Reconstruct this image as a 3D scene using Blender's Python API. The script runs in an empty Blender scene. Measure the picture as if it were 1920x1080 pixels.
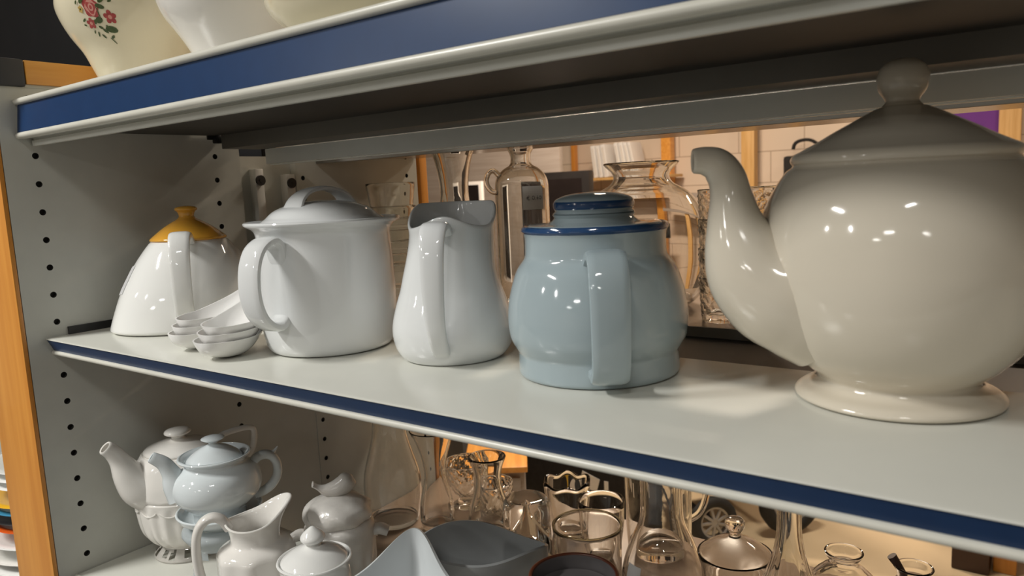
import bpy, bmesh, math, random
from mathutils import Vector, Matrix
S = bpy.context.scene
C = S.collection
PI = math.pi
R = math.radians
H = 1.10                      # height of the middle shelf above the floor
random.seed(7)

# ------------------------------------------------------------------ camera
cam_data = bpy.data.cameras.new('camera')
cam = bpy.data.objects.new('camera', cam_data)
C.objects.link(cam)
cam_data.sensor_width = 36.0
cam_data.lens = 1409.7447 / 1920 * 36
cam_data.clip_start = 0.02
cam_data.clip_end = 60
cam.matrix_world = Matrix((
    (0.80300197, -0.04179305, 0.59450919, 0.9520),
    (0.59411112, 0.13499499, -0.79297436, -0.3632),
    (-0.04711494, 0.98996449, 0.13323096, 0.1503 + H),
    (0, 0, 0, 1)))
cam_data.dof.use_dof = True
cam_data.dof.focus_distance = 0.80
cam_data.dof.aperture_fstop = 11.0
S.camera = cam

# ------------------------------------------------------------------ world, light, exposure
w = bpy.data.worlds.new('world'); S.world = w; w.use_nodes = True
w.node_tree.nodes['Background'].inputs[0].default_value = (0.9, 0.93, 1.0, 1)
w.node_tree.nodes['Background'].inputs[1].default_value = 0.03
S.view_settings.view_transform = 'Standard'
S.view_settings.look = 'None'
S.view_settings.exposure = 0.55
S.view_settings.gamma = 1.0
S.cycles.max_bounces = 14
S.cycles.transmission_bounces = 14
S.cycles.glossy_bounces = 6
S.cycles.diffuse_bounces = 5
S.cycles.sample_clamp_indirect = 6.0

def area(name, loc, sx, sy, power, col, rotz=0.0, target=None):
    d = bpy.data.lights.new(name, 'AREA'); d.shape = 'RECTANGLE'
    d.size = sx; d.size_y = sy; d.energy = power; d.color = col
    o = bpy.data.objects.new(name, d); C.objects.link(o)
    o.location = loc
    if target is not None:
        v = Vector(target) - Vector(loc)
        o.rotation_euler = v.to_track_quat('-Z', 'Y').to_euler()
    else:
        o.rotation_euler = (0, 0, rotz)
    return o

COOL = (1.0, 0.985, 0.945)
WARM = (1.0, 0.79, 0.60)
SOFT = (1.0, 0.86, 0.70)
CZ = H + 1.38
area('ceiling_lamp_a', (-0.55, -1.22, CZ), 0.60, 0.09, 35, COOL, R(-72))
area('ceiling_lamp_b', (1.36, -1.20, CZ), 0.36, 0.07, 5, COOL, R(58))
area('ceiling_lamp_c', (1.0, -3.85, CZ), 0.5, 0.08, 11, COOL, R(20))
area('ceiling_lamp_d', (3.0, -3.7, CZ), 0.5, 0.08, 6, COOL, R(-20))
area('ceiling_lamp_e', (-0.9, -3.2, CZ), 0.5, 0.08, 19, COOL, R(70))
area('ceiling_lamp_f', (-2.3, -2.7, CZ), 0.5, 0.08, 16, COOL, R(40))
area('ceiling_lamp_g', (0.2, -5.4, CZ), 0.5, 0.08, 11, COOL, R(0))
area('back_lamp_a', (-0.9, 2.7, CZ), 0.5, 0.16, 46, WARM, R(15))
area('back_lamp_b', (1.2, 2.9, CZ), 0.5, 0.16, 13, WARM, R(-10))
area('back_lamp_c', (0.3, 1.7, CZ), 0.5, 0.10, 20, SOFT, R(0))

# ------------------------------------------------------------------ materials
def mat(name, col, rough=0.5, metal=0.0, spec=0.5, noise=0.0, nscale=20.0, bump=0.0, coat=0.0, sheen=0.0,
        trans=0.0, ior=1.5, col2=None, stretch=None):
    m = bpy.data.materials.new(name); m.use_nodes = True
    nt = m.node_tree; b = nt.nodes['Principled BSDF']
    b.inputs['Base Color'].default_value = (*col, 1)
    b.inputs['Roughness'].default_value = rough
    b.inputs['Metallic'].default_value = metal
    b.inputs['IOR'].default_value = ior
    b.inputs['Specular IOR Level'].default_value = spec
    b.inputs['Coat Weight'].default_value = coat
    b.inputs['Transmission Weight'].default_value = trans
    if noise > 0 or bump > 0 or col2:
        tc = nt.nodes.new('ShaderNodeTexCoord')
        mp = nt.nodes.new('ShaderNodeMapping')
        nt.links.new(tc.outputs['Object'], mp.inputs[0])
        if stretch: mp.inputs['Scale'].default_value = stretch
        n = nt.nodes.new('ShaderNodeTexNoise')
        n.inputs['Scale'].default_value = nscale
        n.inputs['Detail'].default_value = 5
        nt.links.new(mp.outputs[0], n.inputs['Vector'])
        if noise > 0 or col2:
            r = nt.nodes.new('ShaderNodeValToRGB')
            c2 = col2 if col2 else tuple(max(0, c * (1 - noise)) for c in col)
            r.color_ramp.elements[0].color = (*c2, 1); r.color_ramp.elements[0].position = 0.35
            r.color_ramp.elements[1].color = (*col, 1); r.color_ramp.elements[1].position = 0.65
            nt.links.new(n.outputs['Fac'], r.inputs[0])
            nt.links.new(r.outputs[0], b.inputs['Base Color'])
        if bump > 0:
            bp = nt.nodes.new('ShaderNodeBump')
            bp.inputs['Strength'].default_value = bump
            bp.inputs['Distance'].default_value = 0.002
            nt.links.new(n.outputs['Fac'], bp.inputs['Height'])
            nt.links.new(bp.outputs[0], b.inputs['Normal'])
    return m

M = {}
M['panel'] = mat('painted_panel', (0.53, 0.535, 0.49), 0.42, noise=0.05, nscale=30, bump=0.02)
M['shelf'] = mat('shelf_enamel', (0.66, 0.66, 0.60), 0.22, noise=0.04, nscale=14)
M['lip'] = mat('shelf_lip', (0.64, 0.625, 0.55), 0.30, noise=0.06, nscale=40)
M['blue'] = mat('blue_strip', (0.009, 0.036, 0.110), 0.30, spec=0.22, noise=0.08, nscale=50)
M['rearshelf'] = mat('brown_board', (0.30, 0.225, 0.165), 0.22, noise=0.08, nscale=12)
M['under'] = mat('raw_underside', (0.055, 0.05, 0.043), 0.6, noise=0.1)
M['beam'] = mat('dark_beam', (0.15, 0.14, 0.12), 0.5, noise=0.08)
M['rail'] = mat('grey_rail', (0.78, 0.82, 0.81), 0.35, noise=0.04)
M['alu'] = mat('aluminium', (0.66, 0.66, 0.63), 0.38, metal=0.1, noise=0.05)
M['black'] = mat('black_plastic', (0.012, 0.012, 0.012), 0.45, noise=0.2)
M['hole'] = mat('hole_inside', (0.05, 0.048, 0.042), 0.8, noise=0.2)
M['wood'] = mat('orange_beech', (0.66, 0.285, 0.050), 0.35, col2=(0.56, 0.22, 0.034), nscale=7, stretch=(9, 9, 0.6), coat=0.2)
M['woody'] = mat('orange_beech_across', (0.74, 0.36, 0.075), 0.35, col2=(0.63, 0.27, 0.045), nscale=7, stretch=(9, 0.6, 9), coat=0.2)
M['cap'] = mat('dark_cap', (0.035, 0.036, 0.042), 0.55, noise=0.2)
M['white'] = mat('white_glaze', (0.80, 0.80, 0.775), 0.06, noise=0.02, nscale=6, coat=0.3)
M['coolwhite'] = mat('cool_white_glaze', (0.745, 0.76, 0.76), 0.06, noise=0.02, nscale=6, coat=0.3)
M['ivory'] = mat('ivory_glaze', (0.78, 0.755, 0.71), 0.07, noise=0.03, nscale=6, coat=0.3)
M['cream'] = mat('cream_glaze', (0.74, 0.67, 0.49), 0.10, noise=0.03, nscale=6, coat=0.3)
M['putty'] = mat('putty_glaze', (0.66, 0.60, 0.495), 0.09, noise=0.03, nscale=5, coat=0.3)
M['yellow'] = mat('mustard_glaze', (0.72, 0.36, 0.045), 0.12, noise=0.05, nscale=12, coat=0.3)
M['bluegrey'] = mat('blue_grey_glaze', (0.36, 0.435, 0.465), 0.08, noise=0.04, nscale=8, coat=0.3)
M['navy'] = mat('navy_glaze', (0.018, 0.06, 0.16), 0.10, noise=0.1, nscale=20, coat=0.3)
M['icewhite'] = mat('ice_white_glaze', (0.66, 0.71, 0.725), 0.06, noise=0.03, nscale=8, coat=0.3)
M['grey'] = mat('shade_greyed_glaze', (0.36, 0.37, 0.37), 0.14, noise=0.04, nscale=8)  # light ceramic with the shelf's shade put into a darker grey
M['palegrey'] = mat('pale_grey_glaze', (0.60, 0.63, 0.64), 0.12, noise=0.04, nscale=8)
M['charcoal'] = mat('charcoal_stoneware', (0.13, 0.12, 0.12), 0.32, noise=0.15, nscale=15)
M['brown'] = mat('brown_rim', (0.11, 0.03, 0.014), 0.3, noise=0.1)
M['paper'] = mat('paper', (0.80, 0.80, 0.80), 0.7, noise=0.03)
def tag_paper():
    m = mat('thin_paper', (0.84, 0.84, 0.84), 0.7, noise=0.03); nt = m.node_tree
    tr = nt.nodes.new('ShaderNodeBsdfTranslucent'); tr.inputs[0].default_value = (0.84, 0.84, 0.84, 1)
    mx = nt.nodes.new('ShaderNodeMixShader'); mx.inputs[0].default_value = 0.45
    out = nt.nodes['Material Output']
    nt.links.new(nt.nodes['Principled BSDF'].outputs[0], mx.inputs[1]); nt.links.new(tr.outputs[0], mx.inputs[2]); nt.links.new(mx.outputs[0], out.inputs[0])
    return m
M['tagpaper'] = tag_paper()
M['ink'] = mat('pencil_ink', (0.06, 0.06, 0.08), 0.7, noise=0.1)
M['melamine'] = mat('white_melamine', (0.86, 0.85, 0.83), 0.16, noise=0.02, nscale=10, coat=0.2)
M['rose'] = mat('print_rose', (0.45, 0.075, 0.07), 0.12, noise=0.3, nscale=300)
M['pink'] = mat('print_pink', (0.66, 0.30, 0.24), 0.12, noise=0.15, nscale=300)
M['leaf'] = mat('print_leaf', (0.07, 0.105, 0.035), 0.12, noise=0.3, nscale=300)
M['gold'] = mat('print_gold', (0.60, 0.40, 0.12), 0.12, noise=0.2, nscale=300)
M['fabric'] = mat('black_fabric', (0.014, 0.013, 0.014), 0.85, noise=0.4, nscale=60, bump=0.4)
M['tyre'] = mat('tyre_rubber', (0.016, 0.016, 0.016), 0.7, noise=0.3, nscale=40, bump=0.3)
M['hub'] = mat('grey_hub', (0.33, 0.32, 0.31), 0.4, metal=0.4, noise=0.05)
M['yellowtag'] = mat('yellow_sticker', (0.80, 0.52, 0.02), 0.5, noise=0.05)
M['screen'] = mat('dark_screen', (0.016, 0.012, 0.012), 0.5, spec=0.15, noise=0.2)
M['bezel'] = mat('dark_bezel', (0.018, 0.016, 0.016), 0.4, noise=0.2)
M['purple'] = mat('purple_board', (0.13, 0.02, 0.26), 0.6, noise=0.05)
M['pine'] = mat('pale_pine', (0.66, 0.42, 0.17), 0.5, col2=(0.56, 0.33, 0.11), nscale=7, stretch=(9, 9, 0.6))
M['greyboard'] = mat('grey_board', (0.34, 0.30, 0.27), 0.6, col2=(0.29, 0.25, 0.22), nscale=8, stretch=(0.5, 9, 9))
M['floor'] = mat('tan_floor', (0.60, 0.49, 0.33), 0.35, col2=(0.56, 0.455, 0.30), nscale=6)
M['ceil'] = mat('ceiling_white', (0.62, 0.61, 0.58), 0.8, noise=0.05, nscale=4)
M['wallw'] = mat('wall_cream', (0.55, 0.50, 0.43), 0.75, noise=0.06, nscale=3)
M['blackboard'] = mat('black_board', (0.006, 0.0055, 0.006), 0.7, spec=0.2, noise=0.3, nscale=9)
M['cyan'] = mat('blue_plate', (0.05, 0.25, 0.42), 0.2, noise=0.05)
M['orangep'] = mat('orange_plate', (0.65, 0.10, 0.015), 0.2, noise=0.05)
M['yellowp'] = mat('yellow_plate', (0.75, 0.42, 0.02), 0.2, noise=0.05)
M['clay'] = mat('dark_grey_tray', (0.10, 0.10, 0.10), 0.35, noise=0.1)
M['stopper'] = mat('dark_brown_stopper', (0.05, 0.02, 0.012), 0.4, noise=0.2)

def glass(name, col=(0.97, 0.965, 0.95), rough=0.0):
    m = mat(name, col, rough, trans=1.0, ior=1.48)
    return m
M['glass'] = glass('clear_glass')
M['glass2'] = glass('thick_glass', (0.95, 0.945, 0.92))
M['frost'] = mat('frosted_glass', (0.88, 0.85, 0.80), 0.20, trans=0.30, ior=1.45, noise=0.10, nscale=60, bump=0.5)
M['oliverim'] = mat('olive_rim_glass', (0.30, 0.24, 0.13), 0.1, trans=0.6)

def block_wall():
    m = bpy.data.materials.new('painted_blocks'); m.use_nodes = True
    nt = m.node_tree; b = nt.nodes['Principled BSDF']
    tc = nt.nodes.new('ShaderNodeTexCoord')
    sx = nt.nodes.new('ShaderNodeSeparateXYZ'); cx = nt.nodes.new('ShaderNodeCombineXYZ')
    nt.links.new(tc.outputs['Object'], sx.inputs[0])
    nt.links.new(sx.outputs['X'], cx.inputs['X']); nt.links.new(sx.outputs['Z'], cx.inputs['Y'])
    br = nt.nodes.new('ShaderNodeTexBrick')
    br.inputs['Scale'].default_value = 1.0
    br.inputs['Brick Width'].default_value = 0.42
    br.inputs['Row Height'].default_value = 0.20
    br.inputs['Mortar Size'].default_value = 0.0032
    br.inputs['Color1'].default_value = (0.66, 0.56, 0.46, 1)
    br.inputs['Color2'].default_value = (0.63, 0.53, 0.43, 1)
    br.inputs['Mortar'].default_value = (0.36, 0.28, 0.21, 1)
    nt.links.new(cx.outputs[0], br.inputs['Vector'])
    nt.links.new(br.outputs['Color'], b.inputs['Base Color'])
    bp = nt.nodes.new('ShaderNodeBump'); bp.inputs['Strength'].default_value = 0.4; bp.invert = True
    nt.links.new(br.outputs['Fac'], bp.inputs['Height']); nt.links.new(bp.outputs[0], b.inputs['Normal'])
    b.inputs['Roughness'].default_value = 0.6
    return m
M['blocks'] = block_wall()

# ------------------------------------------------------------------ mesh helpers
def obj(name, bm, mats, parent=None, loc=None, smooth=True, kind=None, angle=40):
    me = bpy.data.meshes.new(name)
    bmesh.ops.recalc_face_normals(bm, faces=bm.faces[:])
    bm.to_mesh(me); bm.free()
    if not isinstance(mats, (list, tuple)): mats = [mats]
    for m in mats: me.materials.append(m)
    if smooth:
        for p in me.polygons: p.use_smooth = True
        try: me.set_sharp_from_angle(angle=R(angle))
        except Exception: pass
    o = bpy.data.objects.new(name, me); C.objects.link(o)
    if parent: o.parent = parent
    if loc: o.location = loc
    if kind: o['kind'] = kind
    return o

def tag(o, label, cat, group=None):
    o['label'] = label; o['category'] = cat
    if group: o['group'] = group
    return o

def thing(name, label, cat, loc=(0, 0, 0), rotz=0, group=None):
    o = bpy.data.objects.new(name, None); C.objects.link(o)
    o.empty_display_size = 0.02
    o.location = loc; o.rotation_euler = (0, 0, R(rotz))
    return tag(o, label, cat, group)

def dup(root, loc, rotz=None, label=None, scale=None, group=None):
    r = root.copy(); C.objects.link(r); r.location = loc
    if rotz is not None: r.rotation_euler = (0, 0, R(rotz))
    if scale: r.scale = scale
    if label: r['label'] = label
    if group: r['group'] = group
    for ch in list(root.children):
        c = ch.copy(); C.objects.link(c); c.parent = r
        for g in list(ch.children):
            d = g.copy(); C.objects.link(d); d.parent = c
    return r

def box(bm, x0, x1, y0, y1, z0, z1, bev=0.0, mi=0):
    r = bmesh.ops.create_cube(bm, size=1.0)
    vs = r['verts']
    for v in vs:
        v.co = Vector(((x0 + x1) / 2 + v.co.x * (x1 - x0), (y0 + y1) / 2 + v.co.y * (y1 - y0), (z0 + z1) / 2 + v.co.z * (z1 - z0)))
    fs = {f for v in vs for f in v.link_faces}
    for f in fs: f.material_index = mi
    if bev > 0:
        es = {e for f in fs for e in f.edges}
        rb = bmesh.ops.bevel(bm, geom=list(es), offset=bev, segments=2, affect='EDGES', profile=0.6)
        for f in rb['faces']: f.material_index = mi
    return vs

def boxm(*a, **k):
    bm = bmesh.new(); box(bm, *a, **k); return bm

def prism(bm, pts, x0, x1, mi=0):
    """extrude a closed y,z outline along x"""
    a = [bm.verts.new((x0, y, z)) for y, z in pts]; b = [bm.verts.new((x1, y, z)) for y, z in pts]
    n = len(pts)
    for i in range(n):
        f = bm.faces.new((a[i], a[(i + 1) % n], b[(i + 1) % n], b[i])); f.material_index = mi
    for q in (a[::-1], b):
        f = bm.faces.new(q); f.material_index = mi

def crom(pts, n=6):
    """Catmull-Rom; a point given twice stays a corner"""
    P = [Vector(p) for p in pts]; out = []
    for i in range(len(P) - 1):
        p1, p2 = P[i], P[i + 1]
        if (p2 - p1).length < 1e-9: continue
        p0 = P[i - 1] if i > 0 else p1 * 2 - p2
        p3 = P[i + 2] if i + 2 < len(P) else p2 * 2 - p1
        for k in range(n):
            t = k / n
            out.append(0.5 * ((2 * p1) + (p2 - p0) * t + (2 * p0 - 5 * p1 + 4 * p2 - p3) * t * t + (3 * p1 - p0 - 3 * p2 + p3) * t ** 3))
    out.append(P[-1])
    return out

def lathe(bm, prof, seg=72, deform=None, mi=None, smoothn=0):
    """prof: list of (r,z); deform(x,y,z,phi,r)->(x,y,z); mi(z, i)->material index"""
    if smoothn: prof = [(max(p[0], 0), p[1]) for p in crom([(a, b) for a, b in prof], smoothn)]
    rings = []
    for r, z in prof:
        if r < 1e-6:
            p = (0, 0, z)
            if deform: p = deform(0, 0, z, 0, 0)
            rings.append([bm.verts.new(p)])
        else:
            ring = []
            for k in range(seg):
                a = 2 * PI * k / seg
                p = (r * math.cos(a), r * math.sin(a), z)
                if deform: p = deform(*p, a, r)
                ring.append(bm.verts.new(p))
            rings.append(ring)
    for i in range(len(rings) - 1):
        a, b = rings[i], rings[i + 1]
        for k in range(seg):
            k2 = (k + 1) % seg
            if len(a) == 1 and len(b) == 1: continue
            if len(a) == 1: f = bm.faces.new((a[0], b[k2], b[k]))
            elif len(b) == 1: f = bm.faces.new((a[k], a[k2], b[0]))
            else: f = bm.faces.new((a[k], a[k2], b[k2], b[k]))
            if mi: f.material_index = mi((prof[i][1] + prof[i + 1][1]) / 2, i)
    return rings

def vessel(outer, t, base=None, n=4):
    """closed profile: outer wall up, rounded rim, inner wall down"""
    o = [(max(p[0], 0), p[1]) for p in crom(outer, n)]
    base = base if base else t
    zb = o[0][1] + base
    inner = []
    N = len(o)
    for i in range(N - 1, -1, -1):
        r, z = o[i]
        a = o[max(i - 1, 0)]; b = o[min(i + 1, N - 1)]
        tx, tz = b[0] - a[0], b[1] - a[1]
        L = math.hypot(tx, tz) or 1
        nx, nz = -tz / L, tx / L
        r2, z2 = r + nx * t, z + nz * t
        if i == N - 1: r2, z2 = r - t, z
        if z2 > zb and r2 > 0.002 and z2 < o[-1][1] + 0.004: inner.append((r2, z2))
    rim_r, rim_z = o[-1]
    rim = [(rim_r - t * 0.15, rim_z + t * 0.3), (rim_r - t * 0.5, rim_z + t * 0.45), (rim_r - t * 0.85, rim_z + t * 0.3)]
    res = o + rim + inner
    if inner: res.append((inner[-1][0] * 0.8, zb))
    res.append((0, zb))
    return res

def sweep(bm, path, w, h, side, seg=14, ex=2.6, mi=0, cap=True, smoothn=0):
    """tube along path; side = constant vector for the width axis. w,h half sizes: number or list"""
    P = [Vector(p) for p in path]
    N0 = len(P)
    def lst(v): return list(v) if isinstance(v, (list, tuple)) else [v] * N0
    W, Hh = lst(w), lst(h)
    if smoothn:
        P = crom(path, smoothn)
        q = len(P)
        W = [p[0] for p in crom([(x, 0) for x in (a + i * 1e-7 for i, a in enumerate(W))], smoothn)]
        Hh = [p[0] for p in crom([(x, 0) for x in (a + i * 1e-7 for i, a in enumerate(Hh))], smoothn)]
    s = Vector(side).normalized()
    rings = []
    for i, p in enumerate(P):
        t = (P[min(i + 1, len(P) - 1)] - P[max(i - 1, 0)]).normalized()
        n = s.cross(t).normalized(); s2 = t.cross(n).normalized()
        ring = []
        for k in range(seg):
            a = 2 * PI * k / seg; c, d = math.cos(a), math.sin(a)
            u = math.copysign(abs(c) ** (2 / ex), c); v = math.copysign(abs(d) ** (2 / ex), d)
            ring.append(bm.verts.new(p + s2 * (u * W[i]) + n * (v * Hh[i])))
        rings.append(ring)
    for a, b in zip(rings, rings[1:]):
        for k in range(seg):
            f = bm.faces.new((a[k], a[(k + 1) % seg], b[(k + 1) % seg], b[k])); f.material_index = mi
    if cap:
        for ring, sg in ((rings[0], -1), (rings[-1], 1)):
            f = bm.faces.new(ring[::-1] if sg < 0 else ring); f.material_index = mi
    return rings

def rad(path, ang):
    """(s,z) in the vertical plane at angle ang -> 3D"""
    c, s = math.cos(R(ang)), math.sin(R(ang))
    return [(a * c, a * s, z) for a, z in path], (-s, c, 0)

def spout_bm(path, radii, ang, seg=24, hole=0.72):
    bm = bmesh.new()
    P3, side = rad(path, ang)
    rings = sweep(bm, P3, radii, radii, side, seg=seg, ex=2.0, cap=False, smoothn=5)
    last = rings[-1]; prev = rings[-4]
    c = sum((v.co for v in last), Vector()) / seg
    c2 = sum((v.co for v in prev), Vector()) / seg
    t = (c - c2).normalized()
    # rounded mouth and a bore going back down
    r1 = [bm.verts.new(c + (v.co - c) * 0.9 + t * 0.0009) for v in last]
    r2 = [bm.verts.new(c + (v.co - c) * hole + t * 0.0002) for v in last]
    r3 = [bm.verts.new(c + (v.co - c) * hole * 0.95 - t * 0.018) for v in last]
    seq = [last, r1, r2, r3]
    for a, b in zip(seq, seq[1:]):
        for k in range(seg): bm.faces.new((a[k], a[(k + 1) % seg], b[(k + 1) % seg], b[k]))
    bm.faces.new(r3)
    bm.faces.new(rings[0][::-1])
    return bm

def handle_bm(path, w, h, ang, ex=2.6, seg=16, n=6):
    bm = bmesh.new()
    P3, side = rad(path, ang)
    sweep(bm, P3, w, h, side, seg=seg, ex=ex, smoothn=n)
    return bm

def disc(bm, c, r, n, ax=(1, 0, 0), h=0.002, mi=0, seg=24):
    """short cylinder centred at c, axis ax"""
    q = Vector((0, 0, 1)).rotation_difference(Vector(ax))
    a = []; b = []
    for k in range(seg):
        p = Vector((r * math.cos(2 * PI * k / seg), r * math.sin(2 * PI * k / seg), 0))
        a.append(bm.verts.new(Vector(c) + q @ p)); b.append(bm.verts.new(Vector(c) + q @ (p + Vector((0, 0, h)))))
    for k in range(seg):
        f = bm.faces.new((a[k], a[(k + 1) % seg], b[(k + 1) % seg], b[k])); f.material_index = mi
    f = bm.faces.new(a[::-1]); f.material_index = mi
    f = bm.faces.new(b); f.material_index = mi

def rz(prof, z):
    """radius of a profile at height z"""
    for a, b in zip(prof, prof[1:]):
        if min(a[1], b[1]) <= z <= max(a[1], b[1]) and abs(b[1] - a[1]) > 1e-9:
            return a[0] + (b[0] - a[0]) * (z - a[1]) / (b[1] - a[1])
    return prof[-1][0]

def patch(bm, prof, a0, a1, z0, z1, off=0.0006, th=0.0004, n=8, mi=0, skew=0.0):
    """a sticker that follows a turned body"""
    for o in (off + th, off):
        g = []
        for i in range(n + 1):
            row = []
            for j in range(n + 1):
                a = R(a0 + (a1 - a0) * j / n); z = z0 + (z1 - z0) * i / n + skew * (j / n - 0.5)
                r = rz(prof, z) + o
                row.append(bm.verts.new((r * math.cos(a), r * math.sin(a), z)))
            g.append(row)
        for i in range(n):
            for j in range(n):
                f = bm.faces.new((g[i][j], g[i][j + 1], g[i + 1][j + 1], g[i + 1][j])); f.material_index = mi
        if o > off: top = g
    for i in range(n):
        for (p, q) in (((i, 0), (i + 1, 0)), ((i, n), (i + 1, n)), ((0, i), (0, i + 1)), ((n, i), (n, i + 1))):
            f = bm.faces.new((top[p[0]][p[1]], top[q[0]][q[1]], g[q[0]][q[1]], g[p[0]][p[1]])); f.material_index = mi

# ------------------------------------------------------------------ the room
def struct(name, bm, m, parent=None): return obj(name, bm, m, parent, smooth=False, kind='structure')
X0, X1, Y0, Y1, ZC = -5.5, 5.5, -6.5, 4.6, H + 1.45
M['aisle'] = mat('grey_aisle_floor', (0.24, 0.24, 0.235), 0.4, noise=0.1, nscale=5)
struct('floor', boxm(X0, X1, 0.9, Y1, -0.1, 0), M['floor'])
struct('floor_front', boxm(X0, X1, Y0, 0.8998, -0.1, 0), M['aisle'])
struct('ceiling', boxm(X0, X1, Y0, Y1, ZC, ZC + 0.1), M['ceil'])
struct('wall_back', boxm(X0, X1, Y1, Y1 + 0.1, 0, ZC), M['blocks'])
struct('wall_front', boxm(X0, X1, Y0 - 0.1, Y0, 0, ZC), M['wallw'])
struct('wall_left', boxm(X0 - 0.1, X0, Y0, Y1, 0, ZC), M['wallw'])
struct('wall_right', boxm(X1, X1 + 0.1, Y0, Y1, 0, ZC), M['wallw'])

# ------------------------------------------------------------------ end panels with peg holes
HOLE0 = 0.2107
def panel_bm(y0, y1, z0, z1, cols, ks, thick=0.022):
    bm = bmesh.new()
    c = 0.010; rr = 0.0036
    zs = sorted(HOLE0 - 0.032 * k for k in ks)
    def quad(ya, yb, za, zb, x=0.0):
        if yb - ya < 1e-6 or zb - za < 1e-6: return
        bm.faces.new([bm.verts.new((x, a, b)) for a, b in ((ya, za), (yb, za), (yb, zb), (ya, zb))])
    ys = [y0]
    for yc in cols: ys += [yc - c, yc + c]
    ys.append(y1)
    for i in range(0, len(ys) - 1, 2): quad(ys[i], ys[i + 1], z0, z1)
    for yc in cols:
        prev = z0
        for z in zs:
            quad(yc - c, yc + c, prev, z - c); prev = z + c
            n = 20; circ = []; sq = []
            for k in range(n):
                a = 2 * PI * (k + 0.5) / n; ca, sa = math.cos(a), math.sin(a)
                m = c / max(abs(ca), abs(sa))
                sq.append(bm.verts.new((0, yc + m * ca, z + m * sa)))
                circ.append(bm.verts.new((0, yc + rr * ca, z + rr * sa)))
            corners = {}
            inn = [bm.verts.new((-0.006, v.co.y, v.co.z)) for v in circ]
            for k in range(n):
                k2 = (k + 1) % n
                a, b = sq[k], sq[k2]
                if abs(a.co.y - b.co.y) > 1e-6 and abs(a.co.z - b.co.z) > 1e-6:
                    cy = yc + math.copysign(c, a.co.y + b.co.y - 2 * yc); cz = z + math.copysign(c, a.co.z + b.co.z - 2 * z)
                    bm.faces.new((circ[k], a, bm.verts.new((0, cy, cz)), b, circ[k2]))
                else:
                    bm.faces.new((circ[k], a, b, circ[k2]))
                f = bm.faces.new((circ[k], circ[k2], inn[k2], inn[k])); f.material_index = 1
            f = bm.faces.new(inn); f.material_index = 1
        quad(yc - c, yc + c, prev, z1)
    quad(y0, y1, z0, z1, -thick)
    for a, b in (((y0, z0), (y1, z0)), ((y1, z0), (y1, z1)), ((y1, z1), (y0, z1)), ((y0, z1), (y0, z0))):
        bm.faces.new([bm.verts.new(p) for p in ((0, *a), (0, *b), (-thick, *b), (-thick, *a))])
    bmesh.ops.remove_doubles(bm, verts=bm.verts[:], dist=1e-6)
    return bm

def end_panel(label, y0, y1, cols, front, ks):
    t = thing('end_panel', label, 'shelf panel', (0, 0, H))
    zb = -H + 0.001
    obj('panel', panel_bm(y0, y1, zb, 0.2865, cols, ks), [M['panel'], M['hole']], t, smooth=False)
    # wood upright along the open edge
    bm = bmesh.new()
    if front: box(bm, -0.1100, 0.0, y0 - 0.0055, y0 - 0.0005, zb, 0.286, bev=0.0012)
    else: box(bm, -0.0765, 0.0, y1 + 0.009, y1 + 0.028, zb, 0.286, bev=0.003)
    obj('upright_trim', bm, M['wood'], t)
    bm = bmesh.new()
    if front: box(bm, -0.1100, 0.004, 0.0130, y1, 0.2900, 0.3165, bev=0.002)
    else: box(bm, -0.0765, 0.004, y0, y1, 0.2900, 0.3165, bev=0.002)
    obj('top_trim', bm, M['woody'], t)
    bm = bmesh.new()
    box(bm, -0.1080 if front else -0.0725, 0.0005, y0, y1, 0.2866, 0.2899)
    obj('panel_edge', bm, M['panel'], t)
    if front:
        bm = bmesh.new(); box(bm, -0.112, 0.0045, y0 - 0.008, 0.0128, 0.2868, 0.3175, bev=0.0035)
        obj('corner_cap', bm, M['cap'], t)
    return t
end_panel('grey end panel with peg holes and orange wood trim, left of the yellow lidded teapot', -0.0195, 0.2775, (0.0140, 0.2395), True, range(-2, 34))
end_panel('grey end panel with peg holes of the unit behind, beside the stacked tumblers', 0.3725, 0.6370, (0.3850, 0.6110), False, range(-2, 34))

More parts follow.
